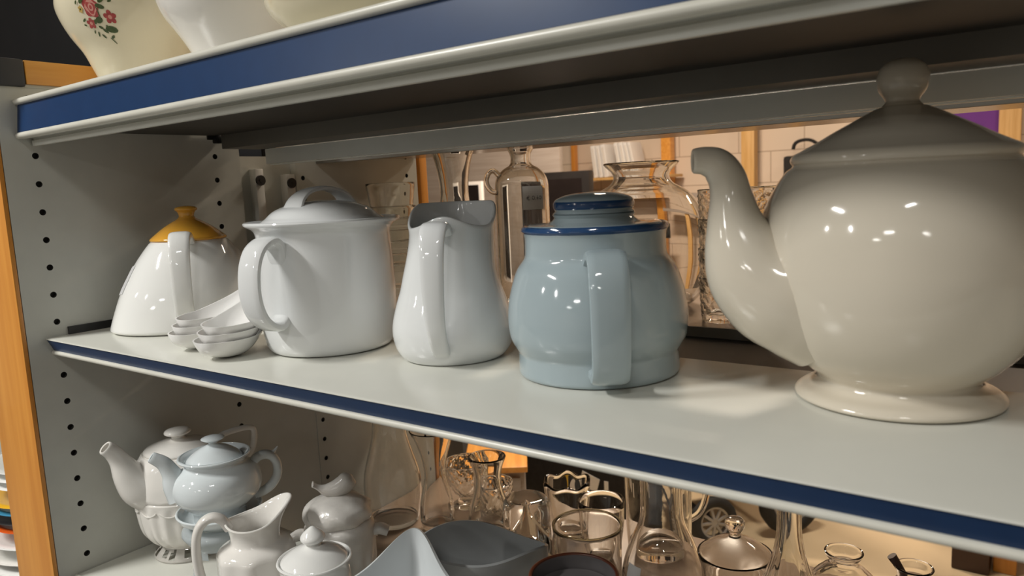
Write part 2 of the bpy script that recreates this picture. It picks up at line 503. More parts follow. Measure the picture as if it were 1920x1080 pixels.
# ------------------------------------------------------------------ shelves
L1 = 1.28
def shelf_things():
    # top shelf
    t = thing('display_shelf', 'top shelf with wide blue price strip, holding the cream bowls', 'shelf', (0.002, 0, H))
    bm = bmesh.new()
    prism(bm, [(0.004, 0.2735), (0.2135, 0.2700), (0.2135, 0.2405), (0.030, 0.2405), (0.0215, 0.2385), (0.021, 0.2300), (0.021, 0.2225), (0.0115, 0.2215), (0.0115, 0.2275), (0.0135, 0.2285), (0.0135, 0.2300), (0.004, 0.2310)], 0, L1)
    obj('shelf_board', bm, M['shelf'], t, angle=30)
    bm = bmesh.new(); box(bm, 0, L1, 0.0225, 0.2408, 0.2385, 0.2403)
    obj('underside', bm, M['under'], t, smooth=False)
    bm = bmesh.new(); prism(bm, [(0.0015, 0.2664), (0.0060, 0.2662), (0.0038, 0.2362), (-0.0022, 0.2362)], 0, L1)
    obj('price_strip', bm, M['blue'], t)
    def bead(z, r, y=0.0):
        b = bmesh.new()
        pts = [(y + 0.004, z + r), (y, z + r)] + [(y - r * 0.9 * math.sin(a), z + r * math.cos(a)) for a in (0.4, 0.9, 1.4, 1.75, 2.2, 2.7)] + [(y, z - r), (max(y + 0.004, 0.0039), z - r)]
        prism(b, pts, 0, L1); return b
    obj('upper_lip', bead(0.2698, 0.0033), M['lip'], t)
    obj('lower_lip', bead(0.2327, 0.0034, -0.0018), M['lip'], t)
    bm = bmesh.new(); box(bm, 0.0003, 0.004, 0.228, 0.252, 0.2330, 0.2398, bev=0.001); box(bm, 0.0003, 0.010, 0.236, 0.248, 0.2280, 0.2396, bev=0.002)
    obj('support_clip', bm, M['black'], t)
    bm = bmesh.new(); sweep(bm, [(0.012, 0.246, 0.2398), (0.0122, 0.245, 0.230), (0.012, 0.2462, 0.2215)], 0.0006, 0.0006, (1, 0, 0), seg=8)
    obj('plastic_thread', bm, M['paper'], t)
    # middle shelf
    t = thing('display_shelf', 'middle shelf with narrow navy price strip, holding the row of teapots', 'shelf', (0.002, 0, H))
    bm = bmesh.new()
    prism(bm, [(0.0015, 0.0018), (0.2130, 0.0018), (0.2130, -0.0180), (0.0112, -0.0180), (0.0048, -0.0030), (0.0046, -0.0005), (0.0003, -0.0005), (-0.0009, 0.0000), (-0.0006, 0.0012)], 0, L1)
    obj('shelf_board', bm, M['shelf'], t, angle=50)
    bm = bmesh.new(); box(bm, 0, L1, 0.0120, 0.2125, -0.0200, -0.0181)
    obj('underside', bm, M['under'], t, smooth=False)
    bm = bmesh.new(); prism(bm, [(0.0002, -0.0008), (0.0044, -0.0008), (0.0095, -0.0137), (0.0062, -0.0137)], 0, L1)
    obj('price_strip', bm, M['blue'], t)
    obj('lower_lip', bead(-0.0163, 0.0026, 0.0058), M['lip'], t)
    bm = bmesh.new(); box(bm, -0.0018, 0.0015, 0.0245, 0.205, 0.0019, 0.0110)
    obj('side_bracket', bm, M['black'], t)
    # lower shelf
    t = thing('display_shelf', 'bottom shelf under the teapots, holding jugs and sauce boats', 'shelf', (0.002, 0, H))
    bm = bmesh.new()
    prism(bm, [(0.0, -0.2900), (0.2130, -0.2900), (0.2130, -0.3100), (0.0, -0.3100)], 0, L1)
    obj('shelf_board', bm, M['shelf'], t, angle=50)
    bm = bmesh.new(); box(bm, 0, L1, -0.0035, -0.0002, -0.3060, -0.2930)
    obj('price_strip', bm, M['blue'], t)
    bm = bmesh.new(); box(bm, 0, L1, -0.0035, -0.0002, -0.2928, -0.2885, bev=0.001)
    obj('upper_lip', bm, M['lip'], t)
    # unit behind
    t = thing('display_shelf', 'upper shelf of the unit behind, seen from below over the glass bottle', 'shelf', (0.002, 0, H))
    bm = bmesh.new(); box(bm, 0, L1, 0.4160, 0.636, 0.2085, 0.232)
    obj('shelf_board', bm, M['rearshelf'], t, smooth=False)
    bm = bmesh.new(); box(bm, 0, L1, 0.4105, 0.4158, 0.2000, 0.234, bev=0.001)
    obj('rear_flange', bm, M['beam'], t)
    t = thing('display_shelf', 'middle shelf of the unit behind, carrying the glass vases and bottle', 'shelf', (0.002, 0, H))
    bm = bmesh.new(); box(bm, 0, L1, 0.4120, 0.660, -0.033, -0.0130)
    obj('shelf_board', bm, M['rearshelf'], t, smooth=False)
    bm = bmesh.new(); box(bm, 0, L1, 0.4080, 0.4118, -0.045, -0.0118, bev=0.0008)
    obj('rear_flange', bm, M['beam'], t)
    t = thing('display_shelf', 'lower shelf of the unit behind, crowded with clear glassware', 'shelf', (0.002, 0, H))
    bm = bmesh.new(); box(bm, 0, L1, 0.3800, 0.665, -0.414, -0.3940)
    obj('shelf_board', bm, M['rearshelf'], t, smooth=False)
shelf_things()

# frame between the two units
t = thing('back_frame', 'grey metal frame with bolted uprights and rail between the two shelf units', 'metal frame', (0, 0, H))
bm = bmesh.new(); box(bm, 0.0160, L1, 0.2412, 0.2990, 0.2200, 0.2480, bev=0.0008)
obj('cross_beam', bm, M['beam'], t)
bm = bmesh.new(); box(bm, 0.030, L1, 0.2995, 0.3060, 0.1985, 0.2195, bev=0.0008); box(bm, 0.030, L1, 0.3062, 0.3120, 0.1970, 0.1982)
obj('face_rail', bm, M['rail'], t)
bm = bmesh.new(); box(bm, 0.008, L1, 0.2160, 0.4060, -0.060, -0.0225)
obj('gap_darkener', bm, M['black'], t)  # black slab added so the gap behind the middle shelf reads dark
bm = bmesh.new(); box(bm, -0.020, -0.0125, 0.2780, 0.3720, -H + 0.002, 0.2120); box(bm, -0.012, -0.0008, 0.2780, 0.3720, -H + 0.002, -0.022)
obj('filler_panel', bm, M['panel'], t, smooth=False)
for (ya, yb, zt, zbolt) in ((0.2970, 0.3105, 0.193, 0.1765), (0.3500, 0.3655, 0.1845, 0.1715)):
    bm = bmesh.new(); box(bm, -0.0040, 0.006, ya, yb, -0.0215, zt, bev=0.001); box(bm, -0.0124, -0.0042, ya + 0.003, yb + 0.0055, -0.0215, zt)
    u = obj('upright', bm, M['alu'], t)
    bm = bmesh.new(); yc = (ya + yb) / 2
    disc(bm, (0.0058, yc, zbolt), 0.0074, 0, (1, 0, 0), 0.0035, 0)
    disc(bm, (0.0093, yc, zbolt), 0.0030, 0, (1, 0, 0), 0.0004, 1)
    obj('bolt', bm, [M['bezel'], M['black']], u)

SZ = H + 0.0019      # top of the middle shelf
LZ = H - 0.2899      # top of the bottom shelf
TZ = H + 0.2722      # top of the top shelf
GZ = H - 0.0129      # middle shelf behind
BZ = H - 0.3939      # lower shelf behind

# ------------------------------------------------------------------ yellow-lidded teapot
def yellow_teapot():
    t = thing('teapot', 'white conical teapot with a mustard yellow lid, at the panel end', 'teapot', (0.0945, 0.134, SZ), -30)
    prof = [(0, 0), (0.088, 0), (0.088, 0), (0.0945, 0.003), (0.0938, 0.009), (0.0865, 0.030), (0.0795, 0.047), (0.0715, 0.062), (0.0622, 0.078), (0.0530, 0.091), (0.0445, 0.1015), (0.0400, 0.1045)]
    def df(x, y, z, a, r):
        k = 0.80 + 0.20 * min(1, max(0, z / 0.1)); return (x * k, y, z)
    bm = bmesh.new(); lathe(bm, vessel(prof, 0.004), deform=df)
    obj('body', bm, M['white'], t)
    lid = bmesh.new()
    lp = [(0, 0.1035), (0.041, 0.1035), (0.041, 0.1035), (0.0432, 0.1045), (0.0428, 0.1068), (0.037, 0.1118), (0.0275, 0.1192), (0.018, 0.1252), (0.0105, 0.1292), (0.0085, 0.1315)]
    lathe(lid, lp + [(0, 0.1316)], smoothn=3)
    l = obj('lid', lid, M['yellow'], t)
    bm = bmesh.new(); lathe(bm, [(0, 0.1300), (0.0087, 0.1305), (0.0085, 0.1325), (0.0100, 0.1370), (0.0124, 0.1392), (0.0128, 0.1408), (0.0113, 0.1428), (0.006, 0.1442), (0, 0.1447)], smoothn=3)
    obj('knob', bm, M['yellow'], l)
    bm = handle_bm([(0.036, 0.098), (0.050, 0.1085), (0.066, 0.1115), (0.079, 0.103), (0.0865, 0.085), (0.089, 0.062), (0.088, 0.042), (0.083, 0.026), (0.070, 0.018)], [0.0125, 0.012, 0.0118, 0.0115, 0.0112, 0.0108, 0.0105, 0.0105, 0.011], [0.005, 0.0048, 0.0046, 0.0044, 0.0042, 0.0042, 0.0042, 0.0045, 0.005], -8, ex=3.4)
    obj('handle', bm, M['white'], t)
    bm = spout_bm([(0.050, 0.045), (0.068, 0.062), (0.078, 0.080), (0.088, 0.098)], [0.018, 0.013, 0.010, 0.0085], 172)
    obj('spout', bm, M['white'], t)
    bm = bmesh.new()
    p2 = [(r, z) for r, z in crom(prof, 4)]
    n = 8; g = []
    for i in range(n + 1):
        row = []
        for j in range(n + 1):
            a = R(-92 + 19 * j / n); z = 0.045 + 0.032 * i / n + 0.004 * (j / n - .5); r = rz(p2, z) + 0.0009
            row.append(bm.verts.new(df(r * math.cos(a), r * math.sin(a), z, a, r)))
        g.append(row)
    for i in range(n):
        for j in range(n): bm.faces.new((g[i][j], g[i][j + 1], g[i + 1][j + 1], g[i + 1][j]))
    bmesh.ops.solidify(bm, geom=bm.faces[:], thickness=0.0004)
    st = obj('price_sticker', bm, M['paper'], t); st['label'] = 'faded square paper sticker'
yellow_teapot()

# ------------------------------------------------------------------ white covered pot
def covered_pot():
    t = thing('covered_pot', 'white cylindrical lidded pot with wide flat rim and loop-handled lid', 'pot', (0.364, 0.1185, SZ), 0)
    prof = [(0, 0), (0.053, 0), (0.053, 0), (0.0585, 0.0020), (0.0622, 0.0080), (0.0645, 0.022), (0.0658, 0.045), (0.0655, 0.080), (0.0642, 0.104), (0.0640, 0.1125), (0.0668, 0.1185), (0.0735, 0.1225), (0.0748, 0.1246)]
    bm = bmesh.new(); lathe(bm, vessel(prof, 0.0042), seg=96)
    obj('body', bm, M['coolwhite'], t)
    bm = bmesh.new(); lathe(bm, [(0, 0.1215), (0.0575, 0.1215), (0.0595, 0.1245), (0.0560, 0.1275), (0.0535, 0.1292), (0.0485, 0.1338), (0.042, 0.1375), (0.030, 0.1415), (0.015, 0.1438), (0, 0.1444)], seg=96, smoothn=4)
    l = obj('lid', bm, M['coolwhite'], t)
    a = 92
    bm = handle_bm([(-0.0350, 0.1375), (-0.0290, 0.1465), (-0.0180, 0.1530), (0.0, 0.1558), (0.0180, 0.1530), (0.0290, 0.1465), (0.0350, 0.1375)], [0.0135, 0.0115, 0.0102, 0.0098, 0.0102, 0.0115, 0.0135], [0.0030, 0.0026, 0.0024, 0.0024, 0.0024, 0.0026, 0.0030], a, ex=3)
    obj('lid_loop', bm, M['coolwhite'], l)
    bm = handle_bm([(0.0590, 0.0850), (0.0615, 0.0930), (0.0645, 0.1040), (0.0710, 0.1105), (0.0800, 0.1095), (0.0895, 0.1025), (0.0960, 0.0890), (0.0982, 0.0720), (0.0968, 0.0570), (0.0915, 0.0440), (0.0830, 0.0360), (0.0735, 0.0330), (0.0655, 0.0355), (0.0590, 0.0420)],
                   [0.0100, 0.0112, 0.0122, 0.0126, 0.0127, 0.0127, 0.0127, 0.0127, 0.0126, 0.0124, 0.0122, 0.0116, 0.0108, 0.0100],
                   [0.0052, 0.0046, 0.0042, 0.0040, 0.0038, 0.0037, 0.0036, 0.0036, 0.0037, 0.0039, 0.0042, 0.0046, 0.0050, 0.0056], -82, ex=2.8)
    obj('handle', bm, M['coolwhite'], t)
covered_pot()

# ------------------------------------------------------------------ white milk jug
def milk_jug():
    t = thing('milk_jug', 'white pear-shaped milk jug with wavy rim, handle towards the front', 'jug', (0.508, 0.1384, SZ), 0)
    prof = [(0, 0), (0.040, 0), (0.040, 0), (0.0455, 0.0015), (0.0520, 0.0105), (0.0545, 0.024), (0.0532, 0.036), (0.0490, 0.051), (0.0450, 0.063), (0.0412, 0.080), (0.0395, 0.095), (0.0392, 0.109), (0.0402, 0.119)]
    HA, SA = R(-61), R(119)
    def dang(a, b): return (a - b + PI) % (2 * PI) - PI
    def df(x, y, z, a, r):
        k = min(1, max(0, (z - 0.070) / 0.049)); k = k * k * (3 - 2 * k)
        q = min(1, max(0, (2.15 - abs(dang(a, SA))) / 1.15)); q = q * q * (3 - 2 * q)
        dz = 0.0095 * math.exp(-(dang(a, HA) / 0.52) ** 2) + 0.0205 * q - 0.0035
        sc = 1 + k * (0.14 * math.exp(-(dang(a, SA) / 0.40) ** 2) - 0.02)
        off = 0.0045 * k
        return (x * sc + off * 0.66, y * sc + off * 0.75, z + dz * k)
    bm = bmesh.new(); lathe(bm, vessel(prof, 0.0032), seg=96, deform=df)
    obj('body', bm, M['coolwhite'], t)
    bm = handle_bm([(0.036, 0.1130), (0.0450, 0.1190), (0.0560, 0.1165), (0.0635, 0.1060), (0.0675, 0.0890), (0.0690, 0.0680), (0.0680, 0.0480), (0.0640, 0.0310), (0.0555, 0.0175), (0.0500, 0.0140)],
                   [0.0122, 0.0118, 0.0112, 0.0106, 0.0100, 0.0093, 0.0086, 0.0080, 0.0078, 0.0080], [0.0045, 0.0042, 0.0040, 0.0038, 0.0036, 0.0035, 0.0035, 0.0036, 0.004, 0.005], -61, ex=3)
    obj('handle', bm, M['coolwhite'], t)
milk_jug()

# ------------------------------------------------------------------ blue-grey teapot
def blue_teapot():
    t = thing('teapot', 'blue-grey stoneware teapot with navy rims, next to the largest teapot', 'teapot', (0.6522, 0.1475, SZ), 0)
    prof = [(0, 0), (0.059, 0), (0.059, 0), (0.0632, 0.0018), (0.0636, 0.0085), (0.0633, 0.0155), (0.0636, 0.0190), (0.0662, 0.0235), (0.0695, 0.0310), (0.0707, 0.0420), (0.0703, 0.0520), (0.0688, 0.0620), (0.0655, 0.0745), (0.0620, 0.0835), (0.0570, 0.0905), (0.0553, 0.0945), (0.0550, 0.1010), (0.0550, 0.1080), (0.0560, 0.1118), (0.0574, 0.1135), (0.0570, 0.1155)]
    bm = bmesh.new(); lathe(bm, vessel(prof, 0.004), seg=96, mi=lambda z, i: 1 if z > 0.1118 else 0)
    obj('body', bm, [M['bluegrey'], M['navy']], t)
    bm = bmesh.new()
    lp = [(0, 0.1145), (0.0505, 0.1145), (0.0522, 0.1160), (0.0505, 0.1175), (0.0400, 0.1180), (0.0340, 0.1195), (0.0310, 0.1225), (0.0300, 0.1258)]
    lathe(bm, lp + [(0, 0.126)], seg=80, smoothn=3)
    l = obj('lid', bm, M['bluegrey'], t)
    bm = bmesh.new()
    kp = [(0, 0.1250), (0.0298, 0.1252), (0.0300, 0.1275), (0.0312, 0.1298), (0.0316, 0.1325), (0.0308, 0.1350), (0.0280, 0.1375), (0.0200, 0.1400), (0.0100, 0.1413), (0, 0.1416)]
    lathe(bm, kp, seg=80, smoothn=3, mi=lambda z, i: 1 if 0.1288 < z < 0.1350 else 0)
    obj('knob', bm, [M['bluegrey'], M['navy']], l)
    bm = handle_bm([(0.050, 0.0900), (0.0600, 0.0960), (0.0720, 0.0985), (0.0840, 0.0940), (0.0910, 0.0820), (0.0935, 0.0640), (0.0930, 0.0460), (0.0905, 0.0300), (0.0850, 0.0175), (0.0760, 0.0120), (0.0620, 0.0120)],
                   [0.0150, 0.0145, 0.0142, 0.0140, 0.0140, 0.0138, 0.0136, 0.0134, 0.0134, 0.0136, 0.014], [0.005, 0.0046, 0.0044, 0.0042, 0.0042, 0.0042, 0.0042, 0.0042, 0.0044, 0.0046, 0.005], -54, ex=3.6)
    obj('handle', bm, M['bluegrey'], t)
    bm = spout_bm([(0.050, 0.040), (0.072, 0.055), (0.084, 0.075), (0.096, 0.094)], [0.022, 0.016, 0.011, 0.009], 126)
    obj('spout', bm, M['bluegrey'], t)
blue_teapot()

# ------------------------------------------------------------------ big putty teapot
def big_teapot():
    t = thing('teapot', 'large putty-coloured round teapot with ball knob on a flared foot', 'teapot', (0.8635, 0.1712, SZ), 0)
    prof = [(0, 0), (0.0575, 0), (0.0575, 0), (0.0618, 0.0012), (0.0625, 0.0036), (0.0590, 0.0066), (0.0520, 0.0090), (0.0485, 0.0120), (0.0485, 0.0150), (0.0530, 0.0190), (0.0615, 0.0265), (0.0740, 0.0415), (0.0825, 0.0590), (0.0868, 0.0780), (0.0872, 0.0950), (0.0858, 0.1110), (0.0818, 0.1270), (0.0750, 0.1405), (0.0690, 0.1490), (0.0650, 0.1520)]
    bm = bmesh.new(); lathe(bm, vessel(prof, 0.0045), seg=112)
    obj('body', bm, M['putty'], t)
    bm = bmesh.new()
    lathe(bm, [(0, 0.1525), (0.0625, 0.1525), (0.0625, 0.1525), (0.0652, 0.1540), (0.0660, 0.1568), (0.0640, 0.1600), (0.0590, 0.1625), (0.0500, 0.1672), (0.0400, 0.1730), (0.0310, 0.1778), (0.0200, 0.1838), (0.0115, 0.1872), (0, 0.188)], seg=96, smoothn=4)
    l = obj('lid', bm, M['putty'], t)
    bm = bmesh.new()
    lathe(bm, [(0, 0.1865), (0.0112, 0.1868), (0.0098, 0.1895), (0.0105, 0.1922), (0.0134, 0.1962), (0.0149, 0.2010), (0.0148, 0.2060), (0.0128, 0.2110), (0.0085, 0.2146), (0.004, 0.2160), (0, 0.2163)], seg=48, smoothn=4)
    obj('knob', bm, M['putty'], l)
    bm = spout_bm([(0.045, 0.060), (0.0620, 0.0690), (0.0785, 0.0765), (0.0915, 0.0880), (0.0995, 0.1050), (0.1035, 0.1200), (0.1058, 0.1365), (0.1085, 0.1480), (0.1145, 0.1560), (0.1220, 0.1590), (0.1290, 0.1592)], [0.042, 0.0415, 0.0385, 0.0320, 0.0245, 0.0178, 0.0134, 0.0120, 0.0110, 0.0092, 0.0080], -148, seg=40, hole=0.6)
    obj('spout', bm, M['putty'], t)
    bm = handle_bm([(0.076, 0.128), (0.095, 0.1330), (0.115, 0.1250), (0.126, 0.105), (0.124, 0.080), (0.112, 0.058), (0.085, 0.0480)], [0.010, 0.009, 0.0085, 0.0085, 0.0085, 0.009, 0.010], [0.007, 0.0065, 0.006, 0.006, 0.006, 0.0065, 0.007], 15, ex=2.2)
    obj('handle', bm, M['putty'], t)
big_teapot()

# ------------------------------------------------------------------ soup spoons
def spoon_bm():
    bm = bmesh.new(); nb, nh, nv = 16, 18, 18
    def sm(a, b, q): q = min(1, max(0, (q - a) / (b - a))); return q * q * (3 - 2 * q)
    def surf(x, v, o):
        # o = 0 inner skin, 1 outer skin
        e = 0.0013 * o
        if x < 0: wv = (0.0245 + e) * math.sqrt(max(0, 1 - (x / (0.0312 + e)) ** 2))
        else: wv = 0.0085 + 0.0160 * (1 - sm(0, 0.062, x)) + e
        rim = 0.0165 + 0.030 * max(0, (x - 0.004) / 0.083) ** 1.35
        d = 0.0022 + 0.0133 * (1 - sm(0.002, 0.058, x)) + 0.0014 * o
        if x < 0: d *= max(0, 1 - (x / (0.0312 + e)) ** 2) ** 0.40
        return (x, wv * v, rim - d * (1 - abs(v) ** 3.0))
    grids = []
    for o in (0, 1):
        xs = [-(0.0312 + 0.0013 * o) * math.cos(PI / 2 * i / nb) for i in range(1, nb + 1)] + [0.087 * i / nh for i in range(1, nh + 1)]
        tip = bm.verts.new((-(0.0312 + 0.0013 * o), 0, 0.0165))
        g = [[bm.verts.new(surf(x, -1 + 2 * j / nv, o)) for j in range(nv + 1)] for x in xs]
        for j in range(nv): bm.faces.new((tip, g[0][j], g[0][j + 1]))
        for a, b in zip(g, g[1:]):
            for j in range(nv): bm.faces.new((a[j], b[j], b[j + 1], a[j + 1]))
        grids.append((tip, g))
    (t0, a), (t1, b) = grids
    for j in (0, nv):
        bm.faces.new((t0, t1, b[0][j], a[0][j]))
        for i in range(len(a) - 1): bm.faces.new((a[i][j], b[i][j], b[i + 1][j], a[i + 1][j]))
    for j in range(nv): bm.faces.new((a[-1][j], a[-1][j + 1], b[-1][j + 1], b[-1][j]))
    zs = min(v.co.z for v in bm.verts)
    for v in bm.verts: v.co.z -= zs
    return bm
sp = obj('soup_spoon', spoon_bm(), M['melamine'])
lv = ['bottom', 'middle', 'top']
for s, (cx, cy, ang) in enumerate(((0.2400, 0.0560, 96), (0.3040, 0.0425, 113))):
    for k in range(3):
        o = sp if (s == 0 and k == 0) else sp.copy()
        if o is not sp: C.objects.link(o)
        d = 0.0025 * k
        q = 1.12 - 0.045 * k; o.scale = (q, q, q); o.location = (cx + d * 0.3, cy + d * 1.1, SZ + 0.0001 + 0.0084 * k); o.rotation_euler = (0, R(-1.2 * k), R(ang + (k - 1) * 3))
        tag(o, 'white soup spoon, %s of the %s stack beside the covered pot' % (lv[k], 'left' if s == 0 else 'right'), 'spoon', 'white soup spoons in two stacks')

# ------------------------------------------------------------------ things on the top shelf
def floral_bowl():
    t = thing('planter_bowl', 'cream flared bowl with red rose print at far left of the top shelf', 'bowl', (0.0963, 0.100, TZ), 0)
    prof = [(0, 0), (0.038, 0), (0.038, 0), (0.0415, 0.002), (0.0440, 0.012), (0.0505, 0.028), (0.0585, 0.046), (0.0690, 0.062), (0.0770, 0.078), (0.0812, 0.092), (0.0805, 0.104), (0.0800, 0.112)]
    ring = crom(prof, 4)
    bm = bmesh.new(); lathe(bm, vessel(prof, 0.004), seg=96)
    pr = [(p[0], p[1]) for p in ring]
    A0 = -62.0; Zc = 0.0780
    def at(u, v, off):
        z = Zc + v; r = rz(pr, z) + off; a = R(A0) + u / max(r, 0.03)
        return (r * math.cos(a), r * math.sin(a), z)
    cnt = [0]
    def blob(u, v, ru, rv, rot, mi, n=12, pet=0, amp=0.0):
        cnt[0] += 1
        off = 0.00035 + cnt[0] * 0.000012
        c = bm.verts.new(at(u, v, off)); vs = []
        for k in range(n):
            a = 2 * PI * k / n; rr = 1 + (amp * math.cos(pet * a) if pet else 0)
            x, y = ru * rr * math.cos(a), rv * rr * math.sin(a)
            ca, sa = math.cos(R(rot)), math.sin(R(rot))
            vs.append(bm.verts.new(at(u + x * ca - y * sa, v + x * sa + y * ca, off)))
        for k in range(n):
            f = bm.faces.new((c, vs[k], vs[(k + 1) % n])); f.material_index = mi
    s = 0.00112
    def leaf(u, v, L, W, rot): blob(u * s, v * s, L * s, W * s, rot, 3, 10)
    blob(0, 3 * s, 7.5 * s, 8.6 * s, 10, 1, 26, 5, 0.10); blob(0.3 * s, 3 * s, 5.6 * s, 6.6 * s, 0, 2, 24, 4, 0.12)
    blob(0.2 * s, 2.6 * s, 4.0 * s, 4.9 * s, 20, 1, 20, 3, 0.2); blob(0.2 * s, 2.8 * s, 2.6 * s, 3.2 * s, 0, 2, 16); blob(0.2 * s, 2.8 * s, 1.2 * s, 1.7 * s, 0, 1, 12)
    for (u, v) in ((15, -6), (-5, -10)):
        k = 1.0 if u > 0 else 0.8
        for q in range(5): blob((u + 3.4 * k * math.cos(q * 1.257 + .3)) * s, (v + 3.4 * k * math.sin(q * 1.257 + .3)) * s, 2.5 * k * s, 2.1 * k * s, 72 * q + 17, 1, 10)
        blob(u * s, v * s, 1.8 * k * s, 1.8 * k * s, 0, 2, 10)
    blob(-11 * s, 2 * s, 2.4 * s, 3.0 * s, 0, 4, 16, 5, 0.25); blob(-11 * s, 2 * s, 0.9 * s, 0.9 * s, 0, 3)
    for a in ((9, 3, 4.2, 2, -20), (12, 9, 4.4, 2.2, 40), (17, 10, 2.2, 1.0, 60), (19, 7, 2, 0.9, 10), (4, -8, 3.6, 2.6, 20), (0, -9, 2.2, 1.4, 60), (9, -13, 1.0, 0.6, 0), (12, -16, 5.4, 2.8, -10), (6, -17, 2.6, 1.2, -40), (3, -14, 2.2, 1.1, -30), (-2, -19, 2.2, .8, 70), (2, -21, 2.2, .8, -50), (-5, -17, 1.6, .7, 60), (10, -22, 2.0, 1.0, 30), (9, -25, 3.4, 0.5, -55), (6, -3, 0.5, 7.0, 5), (-8, 9, 3.2, 1.8, 50), (-11, -7, 2.2, 1.0, 30), (-12, -11, 1.6, .8, -20), (-7, 13, 3, 1.6, 20), (-14, 8, 2, .8, 60)):
        leaf(*a)
    obj('body', bm, [M['cream'], M['rose'], M['pink'], M['leaf'], M['gold']], t)
floral_bowl()

def lathe_thing(name, label, cat, loc, prof, m, t=0.003, seg=72, base=None, df=None, group=None, rotz=0, n=4):
    bm = bmesh.new(); lathe(bm, vessel(prof, t, base, n), seg=seg, deform=df)
    o = obj(name, bm, m, None, loc); o.rotation_euler = (0, 0, R(rotz))
    tag(o, label, cat, group); return o
lathe_thing('serving_bowl', 'plain white flared bowl beside the floral bowl on the top shelf', 'bowl', (0.2900, 0.105, TZ),
            [(0, 0), (0.046, 0), (0.046, 0), (0.049, 0.002), (0.0505, 0.014), (0.0575, 0.028), (0.0665, 0.042), (0.0760, 0.056), (0.0815, 0.072), (0.0830, 0.090)], M['ivory'], 0.004, 96)
def df_oval(x, y, z, a, r): return (x * 1.35, y * 0.92, z)
lathe_thing('oval_dish', 'cream oval serving dish overhanging the top shelf edge, nearest the camera', 'dish', (0.500, 0.074, TZ),
            [(0, 0), (0.040, 0), (0.040, 0), (0.044, 0.003), (0.052, 0.008), (0.064, 0.016), (0.072, 0.025), (0.0755, 0.033)], M['cream'], 0.004, 96, df=df_oval)

# ------------------------------------------------------------------ bottom shelf: footed teapot
def footed_teapot():
    t = thing('teapot', 'ivory fluted teapot on a pierced foot, nearest the end panel', 'teapot', (0.0600, 0.112, LZ), 0)
    prof = [(0, 0.0150), (0.030, 0.0150), (0.0335, 0.0165), (0.0440, 0.0255), (0.0515, 0.0380), (0.0550, 0.0560), (0.0568, 0.0775), (0.0568, 0.0800), (0.0556, 0.0822), (0.0570, 0.0845), (0.0572, 0.0900), (0.0560, 0.1030), (0.0510, 0.1220), (0.0462, 0.1305), (0.0450, 0.1318)]
    def df(x, y, z, a, r):
        if r > 0.03:
            k = 0.016 * math.cos(20 * a) if 0.018 < z < 0.077 else (0.010 * math.cos(10 * a) if 0.086 < z < 0.125 else 0)
            k *= min(1, abs(z - 0.080) / 0.012)
            return (x * (1 + k), y * (1 + k), z)
        return (x, y, z)
    bm = bmesh.new(); lathe(bm, vessel(prof, 0.0035), seg=160, deform=df)
    obj('body', bm, M['ivory'], t)
    # pierced foot
    bm = bmesh.new(); seg = 64
    fp = [(0.0310, 0.0165), (0.0318, 0.0150), (0.0330, 0.0132), (0.0345, 0.0114), (0.0362, 0.0096), (0.0380, 0.0078), (0.0396, 0.0060), (0.0410, 0.0042), (0.0418, 0.0022), (0.0412, 0.0004)]
    rings = [[bm.verts.new((r * math.cos(2 * PI * k / seg), r * math.sin(2 * PI * k / seg), z)) for k in range(seg)] for r, z in fp]
    for i in range(len(fp) - 1):
        for k in range(seg):
            c = k % 8
            if 2 <= i <= 5 and c in (1, 2): continue
            if 1 <= i <= 3 and c in (5,): continue
            if 3 <= i <= 6 and c in (4, 5): continue
            bm.faces.new((rings[i][k], rings[i][(k + 1) % seg], rings[i + 1][(k + 1) % seg], rings[i + 1][k]))
    bmesh.ops.solidify(bm, geom=bm.faces[:], thickness=0.0028)
    for v in bm.verts: v.co.z = max(v.co.z, 0.0001)
    obj('pierced_foot', bm, M['ivory'], t)
    # swag relief under the seam
    bm = bmesh.new()
    for q in range(12):
        a0 = q * 30; pts = []
        for k in range(7):
            a = R(a0 + 26 * k / 6); z = 0.0715 - 0.0052 * math.sin(PI * k / 6); r = 0.0565
            pts.append((r * math.cos(a), r * math.sin(a), z))
        sweep(bm, pts, 0.0009, 0.0009, (0, 0, 1), seg=8)
    obj('relief_band', bm, M['ivory'], t)
    bm = bmesh.new()
    lathe(bm, [(0, 0.1310), (0.0395, 0.1310), (0.0412, 0.1330), (0.0418, 0.1352), (0.0400, 0.1375), (0.0350, 0.1400), (0.0220, 0.1440), (0.0110, 0.1460), (0.0072, 0.1480), (0, 0.148)], smoothn=3, seg=80)
    l = obj('lid', bm, M['ivory'], t)
    bm = bmesh.new(); lathe(bm, [(0, 0.1470), (0.0072, 0.1472), (0.0080, 0.1500), (0.0120, 0.1525), (0.0155, 0.1540), (0.0157, 0.1565), (0.0130, 0.1588), (0.006, 0.1600), (0, 0.1602)], smoothn=3, seg=48)
    obj('knob', bm, M['ivory'], l)
    bm = spout_bm([(0.036, 0.090), (0.0500, 0.1010), (0.0610, 0.1180), (0.0690, 0.1370), (0.0755, 0.1490), (0.0830, 0.1575)], [0.028, 0.0250, 0.0185, 0.0120, 0.0098, 0.0086], -100)
    obj('spout', bm, M['ivory'], t)
    bm = handle_bm([(0.042, 0.1300), (0.0500, 0.1345), (0.0600, 0.1375), (0.0780, 0.1385), (0.0925, 0.1370), (0.0975, 0.1325), (0.0970, 0.1180), (0.0900, 0.1030), (0.0740, 0.0930), (0.054, 0.0880)], 0.0042, 0.0036, 80, ex=3, n=4)
    obj('handle', bm, M['ivory'], t)
footed_teapot()

